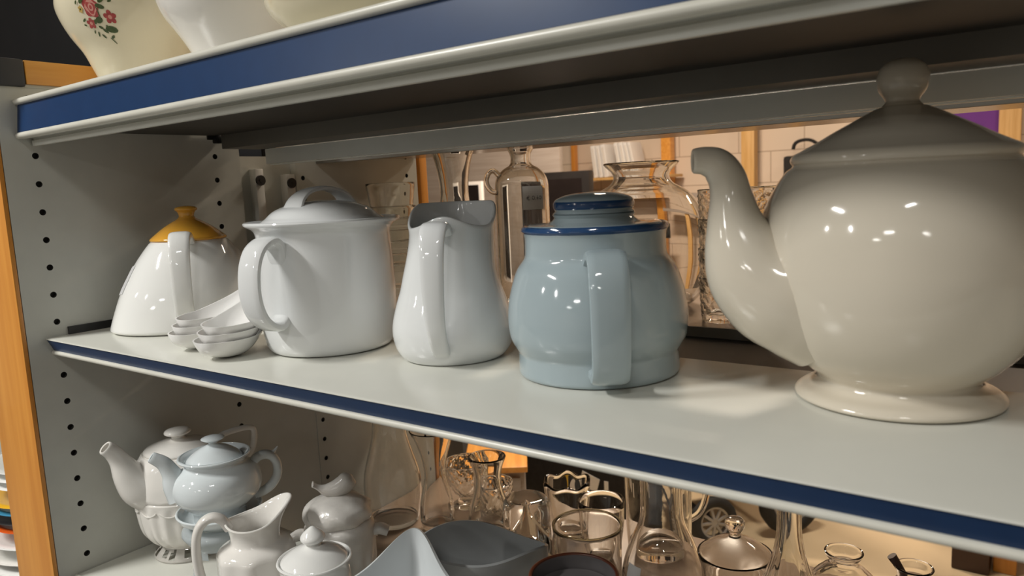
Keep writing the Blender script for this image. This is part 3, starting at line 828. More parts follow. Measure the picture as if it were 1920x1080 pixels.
def small_teapot():
    # warmer below
    wx, wy = 0.1765, 0.090
    t = thing('teapot_warmer', 'pale blue-white ceramic warmer with cut-out sides under the small teapot', 'warmer', (wx, wy, LZ), 20)
    bm = bmesh.new()
    lathe(bm, vessel([(0, 0.0730), (0.024, 0.0730), (0.028, 0.0745), (0.0370, 0.0785), (0.0445, 0.0840), (0.0475, 0.0900)], 0.003), seg=72)
    obj('dish', bm, M['icewhite'], t)
    bm = bmesh.new(); seg = 72
    fp = [(0.0440, 0.0), (0.0415, 0.006), (0.0375, 0.013), (0.0350, 0.022), (0.0340, 0.034), (0.0345, 0.046), (0.0360, 0.054), (0.0420, 0.0630), (0.0432, 0.0675), (0.0400, 0.0720), (0.0300, 0.0735)]
    pr = crom(fp, 3)
    rings = [[bm.verts.new((p[0] * math.cos(2 * PI * k / seg), p[0] * math.sin(2 * PI * k / seg), p[1])) for k in range(seg)] for p in pr]
    for i in range(len(pr) - 1):
        z = pr[i][1]
        for k in range(seg):
            c = k % 24
            w = 7 + (2 if z < 0.02 else 0) - (3 if z > 0.040 else 0)
            if z < 0.050 and abs(c - 12) <= w: continue
            bm.faces.new((rings[i][k], rings[i][(k + 1) % seg], rings[i + 1][(k + 1) % seg], rings[i + 1][k]))
    bmesh.ops.solidify(bm, geom=bm.faces[:], thickness=0.0030)
    for v in bm.verts: v.co.z = max(v.co.z, 0.0001)
    obj('pierced_base', bm, M['icewhite'], t)
    t = thing('teapot', 'small squat pale blue-white teapot standing on its warmer', 'teapot', (wx, wy, LZ + 0.0762), 0)
    dz = -0.0762
    prof = [(0, 0.0762), (0.026, 0.0762), (0.026, 0.0762), (0.0285, 0.0785), (0.0290, 0.0885), (0.0320, 0.0940), (0.0390, 0.1000), (0.0460, 0.1080), (0.0492, 0.1170), (0.0485, 0.1270), (0.0440, 0.1360), (0.0370, 0.1415), (0.0335, 0.1450), (0.0345, 0.1490), (0.0385, 0.1520), (0.0398, 0.1535)]
    prof = [(r, z + dz) for r, z in prof]
    bm = bmesh.new(); lathe(bm, vessel(prof, 0.003), seg=96)
    obj('body', bm, M['icewhite'], t)
    bm = bmesh.new(); lathe(bm, [(r, z + dz) for r, z in [(0, 0.1470), (0.0300, 0.1470), (0.0312, 0.1490), (0.0290, 0.1520), (0.0240, 0.1565), (0.0155, 0.1620), (0.0065, 0.1660), (0.0045, 0.1678), (0, 0.168)]], smoothn=3)
    l = obj('lid', bm, M['icewhite'], t)
    bm = bmesh.new(); lathe(bm, [(r, z + dz) for r, z in [(0, 0.1665), (0.0045, 0.1670), (0.0055, 0.1690), (0.0120, 0.1722), (0.0122, 0.1738), (0.0060, 0.1758), (0, 0.1764)]], smoothn=3, seg=48)
    obj('knob', bm, M['icewhite'], l)
    bm = spout_bm([(0.036, 0.118 + dz), (0.0425, 0.1290 + dz), (0.0465, 0.1415 + dz), (0.0530, 0.1540 + dz), (0.0640, 0.1630 + dz)], [0.020, 0.0150, 0.0102, 0.0080, 0.0062], -118)
    obj('spout', bm, M['icewhite'], t)
    hp = [(0.044, 0.1240), (0.0400, 0.1300), (0.0425, 0.1380), (0.0510, 0.1425), (0.0610, 0.1400), (0.0670, 0.1300), (0.0668, 0.1160), (0.0600, 0.1050), (0.0500, 0.0990), (0.0390, 0.0965)]
    bm = handle_bm([(s, z + dz) for s, z in hp], [0.0055, 0.0058, 0.0062, 0.0068, 0.0072, 0.0074, 0.0072, 0.0066, 0.0060, 0.0062], 0.0052, 64, ex=2.4)
    P, side = rad([(0.0560, 0.1400 + dz), (0.0640, 0.1430 + dz), (0.0700, 0.1490 + dz)], 64)
    sweep(bm, P, [0.0045, 0.003, 0.0006], [0.0035, 0.0025, 0.0006], side, seg=12, smoothn=4)
    obj('handle', bm, M['icewhite'], t)
small_teapot()

def creamer():
    t = thing('cream_jug', 'ivory eight-sided cream jug with long looped handle and leaf relief', 'jug', (0.295, 0.056, LZ), 0)
    prof = [(0, 0), (0.028, 0), (0.028, 0), (0.0315, 0.002), (0.0345, 0.018), (0.0375, 0.040), (0.0385, 0.062), (0.0385, 0.080), (0.0378, 0.0862), (0.0345, 0.0905), (0.0275, 0.0945), (0.0245, 0.0975), (0.0242, 0.1040), (0.0262, 0.1120), (0.0295, 0.1190)]
    SA, HA = R(66), R(-125)
    def dang(a, b): return (a - b + PI) % (2 * PI) - PI
    def df(x, y, z, a, r):
        k = min(1, max(0, (z - 0.096) / 0.023)); k = k * k
        oc = 1.0
        if r > 0.02 and 0.012 < z < 0.0935: oc = 1 + 0.028 * math.cos(8 * a) * min(1, (0.0935 - z) / 0.01)
        sp = math.exp(-(dang(a, SA) / 0.95) ** 2); hd = math.exp(-(dang(a, HA) / 0.6) ** 2)
        s = oc * (1 + k * (0.40 * sp ** 2.2 + 0.02 * hd - 0.05))
        return (x * s, y * s, z + k * (0.019 * sp + 0.004 * hd - 0.004))
    bm = bmesh.new(); lathe(bm, vessel(prof, 0.0028), seg=128, deform=df)
    obj('body', bm, M['ivory'], t)
    bm = handle_bm([(0.0240, 0.1120), (0.0300, 0.1225), (0.0390, 0.1265), (0.0490, 0.1215), (0.0550, 0.1080), (0.0565, 0.0860), (0.0540, 0.0620), (0.0490, 0.0440), (0.0400, 0.0330), (0.0340, 0.0310)], [0.0062, 0.0066, 0.0070, 0.0070, 0.0068, 0.0066, 0.0063, 0.006, 0.006, 0.0064], 0.0046, -125, ex=2.4)
    obj('handle', bm, M['ivory'], t)
    for q in range(4):
        bm = bmesh.new(); ac = R(-33 + 90 * q)
        for (du, dv, L, W, rot) in ((0, 0.052, .010, .0035, 90), (-.008, .044, .009, .0032, 150), (.008, .044, .009, .0032, 30), (0, 0.036, .012, .003, 90)):
            pts = []
            for k in range(17):
                f = 2 * PI * k / 16
                u = du + L * math.cos(f) * math.cos(R(rot)) - W * math.sin(f) * math.sin(R(rot))
                v = dv + L * math.cos(f) * math.sin(R(rot)) + W * math.sin(f) * math.cos(R(rot))
                rr = 0.0384; a = ac + u / rr
                pts.append(((rr) * math.cos(a), rr * math.sin(a), v))
            sweep(bm, pts, 0.0009, 0.0009, (0, 0, 1) if abs(math.cos(R(rot))) > .7 else (math.cos(ac), math.sin(ac), 0), seg=6)
        obj('leaf_relief', bm, M['ivory'], t)
creamer()

def sugar_bowl():
    t = thing('sugar_bowl', 'small white lidded sugar bowl with pointed finial, in front of frosted jar', 'sugar bowl', (0.397, 0.050, LZ), 50)
    def df(x, y, z, a, r): return (x * 1.0, y * 1.0, z)
    prof = [(0, 0), (0.024, 0), (0.024, 0), (0.0265, 0.003), (0.0250, 0.010), (0.0290, 0.022), (0.0330, 0.045), (0.0335, 0.070), (0.0318, 0.092), (0.0325, 0.1010), (0.0345, 0.1055)]
    bm = bmesh.new(); lathe(bm, vessel(prof, 0.003), deform=df)
    obj('body', bm, M['white'], t)
    bm = bmesh.new(); lathe(bm, [(0, 0.1035), (0.0295, 0.1035), (0.0310, 0.1050), (0.0300, 0.1068), (0.0262, 0.1100), (0.0200, 0.1140), (0.0120, 0.1172), (0.0066, 0.1192), (0, 0.1195)], smoothn=3)
    l = obj('lid', bm, M['white'], t)
    bm = bmesh.new(); lathe(bm, [(0, 0.1180), (0.0066, 0.1185), (0.0064, 0.1210), (0.0098, 0.1232), (0.0116, 0.1262), (0.0098, 0.1300), (0.0048, 0.1345), (0.0015, 0.1368), (0, 0.1370)], smoothn=3, seg=48)
    obj('finial', bm, M['white'], l)
sugar_bowl()

def frosted_jar():
    t = thing('lidded_jar', 'frosted pressed-glass jar with figural finial and two tab handles', 'jar', (0.3240, 0.140, LZ), 42)
    def df(x, y, z, a, r):
        if r > 0.03 and 0.01 < z < 0.08: k = 1 + 0.030 * math.cos(14 * a) * math.sin(PI * (z - .01) / .07) * (0.6 + 0.4 * math.cos(140 * z))
        elif r > 0.025 and z > 0.09: k = 1 + 0.045 * math.cos(7 * a + 6 * (z - .09) * 40)
        else: k = 1
        return (x * k, y * k, z)
    prof = [(0, 0), (0.030, 0), (0.030, 0), (0.0335, 0.003), (0.0355, 0.025), (0.0378, 0.055), (0.0385, 0.076), (0.0370, 0.0860), (0.0320, 0.0920)]
    bm = bmesh.new(); lathe(bm, vessel(prof, 0.004), seg=112, deform=df)
    b = obj('body', bm, M['frost'], t)
    for a in (0, 180):
        bm = handle_bm([(0.036, 0.0755), (0.0440, 0.0765), (0.0520, 0.0730)], [0.0085, 0.009, 0.0085], [0.0045, 0.0048, 0.0042], a, ex=3.4)
        obj('tab_handle', bm, M['frost'], t)
    bm = bmesh.new(); lathe(bm, [(0, 0.0912), (0.030, 0.0912), (0.0350, 0.0945), (0.0362, 0.1000), (0.0345, 0.1065), (0.0285, 0.1120), (0.0200, 0.1165), (0.0100, 0.1195), (0, 0.120)], smoothn=3, seg=112, deform=df)
    l = obj('lid', bm, M['frost'], t)
    # bird finial: body, head and tail
    bm = bmesh.new()
    sweep(bm, [(-0.0210, 0, 0.1330), (-0.0160, 0, 0.1290), (-0.0090, 0, 0.1255), (0.0, 0, 0.1255), (0.0080, 0, 0.1290), (0.0120, 0, 0.1345), (0.0145, 0, 0.1375)], [0.0075, 0.0050, 0.0062, 0.0088, 0.0095, 0.0080, 0.002], [0.0016, 0.0025, 0.0060, 0.0085, 0.0095, 0.0080, 0.002], (0, 1, 0), seg=16, ex=2, smoothn=4)
    for v in bm.verts: v.co = Vector((v.co.x * 1.15, v.co.y * 1.15, 0.121 + (v.co.z - 0.121) * 1.1))
    f = obj('figural_finial', bm, M['frost'], l); f.rotation_euler = (0, 0, R(10))
frosted_jar()

# ------------------------------------------------------------------ sauce boats and bowls
def boat_bm(a, b, h, zr, tip=0.25, base=(0.5, 0.5), t=0.003, seg=96, levels=14):
    """open boat; zr(phi) rim height; tip>0 draws out the lip at phi=0"""
    bm = bmesh.new(); rings = []
    def pt(phi, k, off):
        c, s = math.cos(phi), math.sin(phi)
        rx = a * (1 + tip * max(0, c) ** 7); ry = b * (1 - 0.10 * max(0, c) ** 2)
        f = base[0] + (1 - base[0]) * math.sin(k * PI / 2) ** 0.8
        return ((rx * f - off) * c, (ry * f - off) * s, zr(phi) * k ** 1.25)
    outer = [[bm.verts.new(pt(2 * PI * q / seg, i / levels, 0)) for q in range(seg)] for i in range(levels + 1)]
    inner = []
    for i in range(levels, 0, -1):
        row = []
        for q in range(seg):
            p = pt(2 * PI * q / seg, i / levels, t)
            row.append(bm.verts.new((p[0], p[1], p[2] + (0.0008 if i == levels else 0.0022))))
        inner.append(row)
    seq = outer + inner
    for A, B in zip(seq, seq[1:]):
        for q in range(seg): bm.faces.new((A[q], A[(q + 1) % seg], B[(q + 1) % seg], B[q]))
    bm.faces.new(outer[0][::-1]); bm.faces.new(inner[-1])
    return bm
def footring(bm, a, b, z0, z1, seg=64):
    pr = [(1.0, z0), (1.02, z0 + 0.002), (0.92, (z0 + z1) / 2), (0.95, z1)]
    rr = [[bm.verts.new((a * f * math.cos(2 * PI * k / seg), b * f * math.sin(2 * PI * k / seg), z)) for k in range(seg)] for f, z in pr]
    for A, B in zip(rr, rr[1:]):
        for k in range(seg): bm.faces.new((A[k], A[(k + 1) % seg], B[(k + 1) % seg], B[k]))
    bm.faces.new(rr[0][::-1]); bm.faces.new(rr[-1])

t = thing('sauce_boat', 'pale grey-white sauce boat, pointed lip away, cut off by the lower edge', 'sauce boat', (0.5060, 0.0420, LZ), 118)
bm = boat_bm(0.054, 0.0580, 0.1, lambda p: 0.0600 + 0.026 * max(0, math.cos(p)) ** 6 + 0.004 * max(0, -math.cos(p)) ** 2, tip=0.46, base=(0.42, .42), seg=128)
for v in bm.verts: v.co.z += 0.042
obj('body', bm, M['palegrey'], t)
bm = bmesh.new(); footring(bm, 0.026, 0.024, 0.0001, 0.0440)
obj('foot', bm, M['palegrey'], t)
bm = handle_bm([(0.043, 0.088), (0.058, 0.092), (0.066, 0.080), (0.055, 0.064), (0.036, 0.058)], 0.005, 0.0038, 180)
obj('handle', bm, M['palegrey'], t)

t = thing('sauce_boat', 'wavy-rimmed sauce boat, greyed for shade, lying across, behind the pale one', 'sauce boat', (0.4920, 0.1620, LZ), 36)
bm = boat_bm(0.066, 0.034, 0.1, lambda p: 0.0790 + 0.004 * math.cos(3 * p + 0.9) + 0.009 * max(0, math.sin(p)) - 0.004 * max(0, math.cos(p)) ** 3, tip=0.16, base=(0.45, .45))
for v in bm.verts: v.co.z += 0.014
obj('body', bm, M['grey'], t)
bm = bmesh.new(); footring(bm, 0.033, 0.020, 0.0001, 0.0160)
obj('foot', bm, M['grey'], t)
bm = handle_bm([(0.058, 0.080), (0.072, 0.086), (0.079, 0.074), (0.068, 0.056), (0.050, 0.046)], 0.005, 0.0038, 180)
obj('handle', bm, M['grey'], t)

# charcoal pot with brown rim
bm = bmesh.new()
pr = [(0, 0), (0.032, 0), (0.032, 0), (0.0355, 0.004), (0.0385, 0.040), (0.0385, 0.085), (0.0362, 0.118), (0.0362, 0.1330)]
ves = vessel(pr, 0.0035)
lathe(bm, ves, seg=80, mi=lambda z, i: 1 if z > 0.1325 else 0)
lathe(bm, [(0.0332, 0.1200), (0.0312, 0.1218), (0.0290, 0.1200), (0.0240, 0.1195), (0, 0.1190), (0, 0.1150), (0.0332, 0.1150), (0.0332, 0.1200)], seg=80)
o = obj('stoneware_pot', bm, [M['charcoal'], M['brown']], None, (0.6464, 0.1080, LZ))
tag(o, 'charcoal stoneware pot with thin brown rim, right of the sauce boats', 'pot')
lathe_thing('round_bowl', 'plain white round bowl, only its rim showing at the lower edge', 'bowl', (0.6220, 0.0300, LZ), [(0, 0), (0.022, 0), (0.022, 0), (0.025, 0.003), (0.0300, 0.06), (0.0310, 0.12), (0.0315, 0.1430)], M['coolwhite'], 0.003)

# ------------------------------------------------------------------ glass on the middle shelf behind
def crystal(n, amp, z0, z1, pitch):
    def df(x, y, z, a, r):
        if not (z0 < z < z1) or r < 0.010: return (x, y, z)
        u = (n * a / (2 * PI) + (z - z0) / pitch) % 1.0; v = (n * a / (2 * PI) - (z - z0) / pitch) % 1.0
        k = 1 + amp * (abs(u - 0.5) + abs(v - 0.5) - 0.5)
        return (x * k, y * k, z)
    return df
def flute_df(n, amp, z0, z1):
    def df(x, y, z, a, r):
        k = 1 + amp * math.cos(n * a) if (z0 < z < z1 and r > 0.008) else 1
        return (x * k, y * k, z)
    return df
g1 = 'stacked clear tumblers by the rear panel'
tum = [(0, 0), (0.0300, 0), (0.0300, 0), (0.0318, 0.0015), (0.0335, 0.016), (0.0375, 0.048), (0.0398, 0.0660)]
tl = ['lowest of the clear tumblers stacked by the rear panel', 'second lowest of the clear tumblers stacked by the rear panel', 'second from the top of the clear tumblers stacked by the rear panel', 'topmost clear tumbler of the stack by the rear panel, above the others']
t0 = None
for k in range(4):
    z = GZ + 0.0001 + k * 0.0372
    if t0 is None: t0 = lathe_thing('glass_tumbler', tl[0], 'glass', (0.0620, 0.508, z), tum, M['glass2'], 0.0022, 64, 0.009, group=g1)
    else:
        o = t0.copy(); C.objects.link(o); o.location = (0.0620, 0.508, z); o['label'] = tl[k]
lathe_thing('flared_vase', 'tall clear glass vase with trumpet mouth, behind the milk jug', 'vase', (0.2313, 0.470, GZ), [(0, 0), (0.030, 0), (0.030, 0), (0.033, 0.003), (0.034, 0.030), (0.030, 0.080), (0.0232, 0.125), (0.0208, 0.155), (0.0218, 0.178), (0.0262, 0.203), (0.0312, 0.2170)], M['glass2'], 0.0035, 72, 0.012, df=flute_df(8, .02, 0.01, 0.15))
def bottle():
    t = thing('glass_bottle', 'clear glass bottle with a handwritten paper price tag', 'bottle', (0.3640, 0.4530, GZ), 0)
    pr = [(0, 0), (0.032, 0), (0.032, 0), (0.0350, 0.003), (0.0358, 0.030), (0.0358, 0.120), (0.0357, 0.160), (0.0330, 0.175), (0.0245, 0.1855), (0.0155, 0.1910), (0.0135, 0.1965), (0.0138, 0.2050), (0.0168, 0.2110), (0.0172, 0.2165)]
    bm = bmesh.new(); lathe(bm, vessel(pr, 0.0028, 0.007), seg=80)
    b = obj('body', bm, M['glass2'], t)
    cam_a = math.degrees(math.atan2(-0.3632 - 0.453, 0.952 - 0.364))
    bm = bmesh.new(); p2 = [(p[0], p[1]) for p in crom(pr, 4)]
    patch(bm, p2, cam_a + 1, cam_a + 47, 0.1330, 0.1630, off=0.0004, mi=0)
    st = obj('price_tag', bm, M['tagpaper'], t); st['label'] = 'white paper price tag'
    # handwritten price
    bm = bmesh.new()
    def stroke(pts):
        P = []
        for u, v in pts:
            a = R(cam_a + 23) + u / 0.036; P.append((0.0370 * math.cos(a), 0.0370 * math.sin(a), 0.1480 + v))
        sweep(bm, P, 0.00028, 0.00028, (0, 0, 1), seg=6)
    q = 0.001
    def arc(cx, cy, rx, ry, a0, a1, n=12): return [((cx + rx * math.cos(R(a0 + (a1 - a0) * k / n))) * q, (cy + ry * math.sin(R(a0 + (a1 - a0) * k / n))) * q) for k in range(n + 1)]
    stroke(arc(-6, 0, 1.9, 2.6, 60, 300)); stroke([(-9.0 * q, 0.6 * q), (-5.6 * q, 0.75 * q)]); stroke([(-9.0 * q, -0.7 * q), (-5.9 * q, -0.55 * q)])
    stroke(arc(0.0, 0, 1.5, 2.3, 0, 360, 16)); stroke([(2.6 * q, -2.2 * q), (2.7 * q, -2.7 * q)])
    stroke([(6.4 * q, 2.4 * q), (4.4 * q, -0.6 * q), (7.4 * q, -0.5 * q)]); stroke([(6.5 * q, 0.6 * q), (6.3 * q, -2.5 * q)])
    stroke(arc(10.2, 0, 1.4, 2.2, 0, 360, 16))
    obj('handwriting', bm, M['ink'], st)
    bm = handle_bm([(0.0300, 0.1770), (0.0390, 0.1850), (0.0470, 0.1800), (0.0490, 0.1690), (0.0430, 0.1590), (0.0345, 0.1560)], 0.0042, 0.0034, -122, ex=2)
    obj('ear_handle', bm, M['glass2'], t)
bottle()
lathe_thing('bulb_vase', 'large round clear glass vase with flared lip, behind the blue-grey teapot', 'vase', (0.5024, 0.526, GZ), [(0, 0), (0.055, 0), (0.055, 0), (0.0600, 0.003), (0.0745, 0.018), (0.0850, 0.050), (0.0868, 0.075), (0.0850, 0.098), (0.0770, 0.124), (0.0600, 0.147), (0.0420, 0.1580), (0.0360, 0.1660), (0.0375, 0.1740), (0.0450, 0.1815), (0.0485, 0.1855)], M['glass'], 0.0032, 112, 0.010)
g2 = 'stacked cut-glass tumblers behind the large spout'
cut = [(0, 0), (0.0200, 0), (0.0200, 0), (0.0222, 0.0015), (0.0235, 0.020), (0.0250, 0.042), (0.0258, 0.0500)]
c0 = None
for s, (cx, cy) in enumerate(((0.6330, 0.462), (0.6610, 0.535))):
    for k in range(4):
        lab = '%s cut-glass tumbler of the %s stack behind the large spout' % (['bottom', 'second', 'third', 'top'][k], ['nearer left', 'farther right'][s])
        loc = (cx, cy, GZ + 0.0001 + k * 0.0330)
        if c0 is None: c0 = lathe_thing('cut_glass_tumbler', lab, 'glass', loc, cut, M['glass2'], 0.0022, 144, 0.008, df=crystal(12, .10, 0.005, 0.044, 0.013), group=g2, n=8)
        else:
            o = c0.copy(); C.objects.link(o); o.location = loc; o['label'] = lab

# ------------------------------------------------------------------ glass on the lower shelf behind
lathe_thing('hourglass_vase', 'tall clear waisted vase by the rear panel on the lower shelf', 'vase', (0.0610, 0.468, BZ), [(0, 0), (0.036, 0), (0.036, 0), (0.040, 0.003), (0.0455, 0.030), (0.0478, 0.060), (0.0450, 0.088), (0.0360, 0.120), (0.0290, 0.148), (0.0268, 0.175), (0.0290, 0.200), (0.0340, 0.230)], M['glass'], 0.0022, 96, 0.007)
lathe_thing('trumpet_vase', 'slim clear trumpet vase with bulb base, beside the waisted vase', 'vase', (0.1480, 0.480, BZ), [(0, 0), (0.022, 0), (0.022, 0), (0.0245, 0.002), (0.0275, 0.020), (0.0270, 0.045), (0.0215, 0.072), (0.0180, 0.095), (0.0205, 0.120), (0.0275, 0.145), (0.0375, 0.1680)], M['glass'], 0.0026, 80, 0.015)
def sundae():
    pr = [(0, 0), (0.026, 0), (0.026, 0), (0.0275, 0.002), (0.0180, 0.010), (0.0165, 0.018), (0.0240, 0.026), (0.0330, 0.046), (0.0385, 0.070), (0.0400, 0.078)]
    return pr
lathe_thing('cut_glass_bowl', 'footed cut-glass sundae bowl behind the slim trumpet vase', 'bowl', (0.1280, 0.580, BZ), sundae(), M['glass2'], 0.0035, 160, 0.010, df=crystal(12, .14, 0.022, 0.076, 0.018), n=6)
lathe_thing('fluted_dish', 'small fluted glass dish between trumpet vase and waisted bud vase', 'dish', (0.2020, 0.560, BZ), [(0, 0), (0.024, 0), (0.024, 0), (0.0260, 0.002), (0.0280, 0.020), (0.0310, 0.050), (0.0330, 0.0640)], M['glass2'], 0.003, 160, 0.010, df=crystal(11, .12, 0.006, 0.060, 0.016), n=8)
lathe_thing('bud_vase', 'thick clear bud vase with flared round mouth and pinched waist', 'vase', (0.2420, 0.498, BZ), [(0, 0), (0.029, 0), (0.029, 0), (0.0325, 0.003), (0.0345, 0.025), (0.0310, 0.052), (0.0235, 0.078), (0.0210, 0.098), (0.0230, 0.116), (0.0295, 0.1340)], M['glass2'], 0.0042, 80, 0.020)
bm = bmesh.new(); lathe(bm, vessel([(0, 0.1040), (0.0240, 0.1040), (0.0300, 0.1010), (0.0330, 0.0940), (0.0338, 0.0800), (0.0345, 0.0500), (0.0355, 0.0150), (0.0362, 0.0004)], -0.0030, -0.012)[:], seg=80)
o = obj('water_glass', bm, M['glass2'], None, (0.3400, 0.462, BZ)); tag(o, 'upturned clear water glass with rounded top, in front of the scalloped bowl', 'glass')
def scal(x, y, z, a, r):
    k = min(1, max(0, (z - 0.03) / 0.06)); s = 1 + 0.045 * k * math.cos(6 * a) * (1 if r > 0.02 else 0)
    return (x * s, y * s, z + 0.003 * k * math.cos(6 * a) * (1 if r > 0.03 else 0))
lathe_thing('scalloped_bowl', 'heavy scalloped glass bowl in front of the black pushchair', 'bowl', (0.3380, 0.574, BZ), [(0, 0), (0.022, 0), (0.022, 0), (0.025, 0.004), (0.0290, 0.030), (0.0345, 0.062), (0.0375, 0.0860)], M['glass2'], 0.006, 128, 0.014, df=scal)
lathe_thing('dessert_bowl', 'thin clear dessert bowl against the black pushchair fabric', 'bowl', (0.4200, 0.537, BZ), [(0, 0), (0.018, 0), (0.018, 0), (0.020, 0.003), (0.0265, 0.020), (0.0320, 0.050), (0.0340, 0.0890)], M['glass'], 0.0022, 80, 0.006)
t = thing('whisky_tumbler', 'wide clear tumbler with olive rim, behind the charcoal pot', 'glass', (0.4450, 0.4560, BZ))
bm = bmesh.new(); lathe(bm, vessel([(0, 0), (0.041, 0), (0.041, 0), (0.0440, 0.003), (0.0450, 0.030), (0.0458, 0.070), (0.0468, 0.0890)], 0.0024, 0.012), seg=96)
obj('body', bm, M['glass'], t)
bm = bmesh.new(); lathe(bm, [(0.0470, 0.0898), (0.0473, 0.0908), (0.0463, 0.0916), (0.0446, 0.0912), (0.0442, 0.0902), (0.0456, 0.0903), (0.0470, 0.0898)], seg=96)
obj('rim', bm, M['oliverim'], t)
def glass_jug():
    t = thing('glass_jug', 'clear glass jug with loop handle, beside the black wheel', 'jug', (0.4780, 0.604, BZ), 0)
    bm = bmesh.new(); lathe(bm, vessel([(0, 0), (0.042, 0), (0.042, 0), (0.0450, 0.003), (0.0475, 0.030), (0.0485, 0.075), (0.0495, 0.115), (0.0515, 0.1290)], 0.0026, 0.010), seg=96)
    obj('body', bm, M['glass'], t)
    bm = handle_bm([(0.0475, 0.112), (0.060, 0.1180), (0.073, 0.110), (0.079, 0.092), (0.077, 0.068), (0.066, 0.046), (0.047, 0.036)], 0.0052, 0.0048, 50, ex=2)
    obj('handle', bm, M['glass2'], t)
glass_jug()
lathe_thing('carafe', 'clear teardrop carafe with a straight neck, in front of the jug', 'carafe', (0.5460, 0.474, BZ), [(0, 0), (0.040, 0), (0.040, 0), (0.046, 0.003), (0.0520, 0.022), (0.0525, 0.040), (0.0480, 0.062), (0.0395, 0.086), (0.0310, 0.106), (0.0272, 0.124), (0.0268, 0.160), (0.0280, 0.200)], M['glass'], 0.0026, 96, 0.008)
bm = bmesh.new(); patch(bm, [(p[0], p[1]) for p in crom([(0.0520, 0.022), (0.0525, 0.040), (0.0480, 0.062), (0.0395, 0.086)], 6)], -124, -98, 0.046, 0.066)
o = obj('price_sticker', bm, M['paper'], bpy.data.objects['carafe']); o['label'] = 'white price sticker'
def butter_dish():
    t = thing('lidded_dish', 'round clear glass dish with a knobbed domed lid', 'dish', (0.6350, 0.492, BZ), 0)
    bm = bmesh.new(); lathe(bm, vessel([(0, 0), (0.030, 0), (0.030, 0), (0.034, 0.003), (0.0370, 0.030), (0.0400, 0.060), (0.0455, 0.0840)], 0.003, 0.008), seg=96, deform=flute_df(24, .02, 0.01, 0.06))
    obj('body', bm, M['glass2'], t)
    bm = bmesh.new(); lathe(bm, [(0.0400, 0.0830), (0.0420, 0.0845), (0.0400, 0.0870), (0.0345, 0.0920), (0.0250, 0.0985), (0.0130, 0.1035), (0.0070, 0.1055), (0, 0.1060), (0, 0.1025), (0.0080, 0.1018), (0.0240, 0.0955), (0.0335, 0.0890), (0.0385, 0.0845), (0.0400, 0.0830)], smoothn=2, seg=96)
    l = obj('lid', bm, M['glass2'], t)
    bm = bmesh.new(); lathe(bm, [(0, 0.1052), (0.0072, 0.1056), (0.0066, 0.1095), (0.0080, 0.1130), (0.0110, 0.1175), (0.0122, 0.1225), (0.0112, 0.1270), (0.0070, 0.1302), (0, 0.1310)], smoothn=3, seg=48)
    obj('knob', bm, M['glass2'], l)
butter_dish()
lathe_thing('decanter', 'tall clear decanter with slender neck widening to its base', 'decanter', (0.7150, 0.442, BZ), [(0, 0), (0.034, 0), (0.034, 0), (0.0375, 0.004), (0.0400, 0.030), (0.0370, 0.062), (0.0275, 0.095), (0.0185, 0.122), (0.0142, 0.145), (0.0130, 0.168), (0.0128, 0.205), (0.0150, 0.225)], M['glass2'], 0.0032, 96, 0.014, df=flute_df(10, .02, 0.01, 0.12))
lathe_thing('round_vase', 'small round clear vase with rolled lip, right of the decanter', 'vase', (0.7540, 0.522, BZ), [(0, 0), (0.026, 0), (0.026, 0), (0.030, 0.003), (0.0390, 0.025), (0.0410, 0.048), (0.0360, 0.070), (0.0235, 0.084), (0.0165, 0.0895), (0.0162, 0.0945), (0.0200, 0.1000), (0.0215, 0.1040)], M['glass'], 0.0026, 80, 0.007)
def corked():
    t = thing('glass_flask', 'clear flask with a dark stopper leaning in its mouth, lower right', 'flask', (0.8330, 0.482, BZ), 0)
    bm = bmesh.new(); lathe(bm, vessel([(0, 0), (0.026, 0), (0.026, 0), (0.029, 0.003), (0.0370, 0.030), (0.0380, 0.062), (0.0330, 0.090), (0.0205, 0.106), (0.0165, 0.1130), (0.0175, 0.1200), (0.0190, 0.1250)], 0.0026, 0.007), seg=80)
    obj('body', bm, M['glass'], t)
    bm = bmesh.new(); sweep(bm, [(-0.0080, 0.002, 0.1080), (-0.0150, 0.000, 0.1220), (-0.0215, -0.002, 0.1330)], [0.0040, 0.0042, 0.0050], [0.0040, 0.0042, 0.0050], (0, 1, 0), seg=14, ex=2, smoothn=3)
    obj('stopper', bm, M['stopper'], t)
corked()

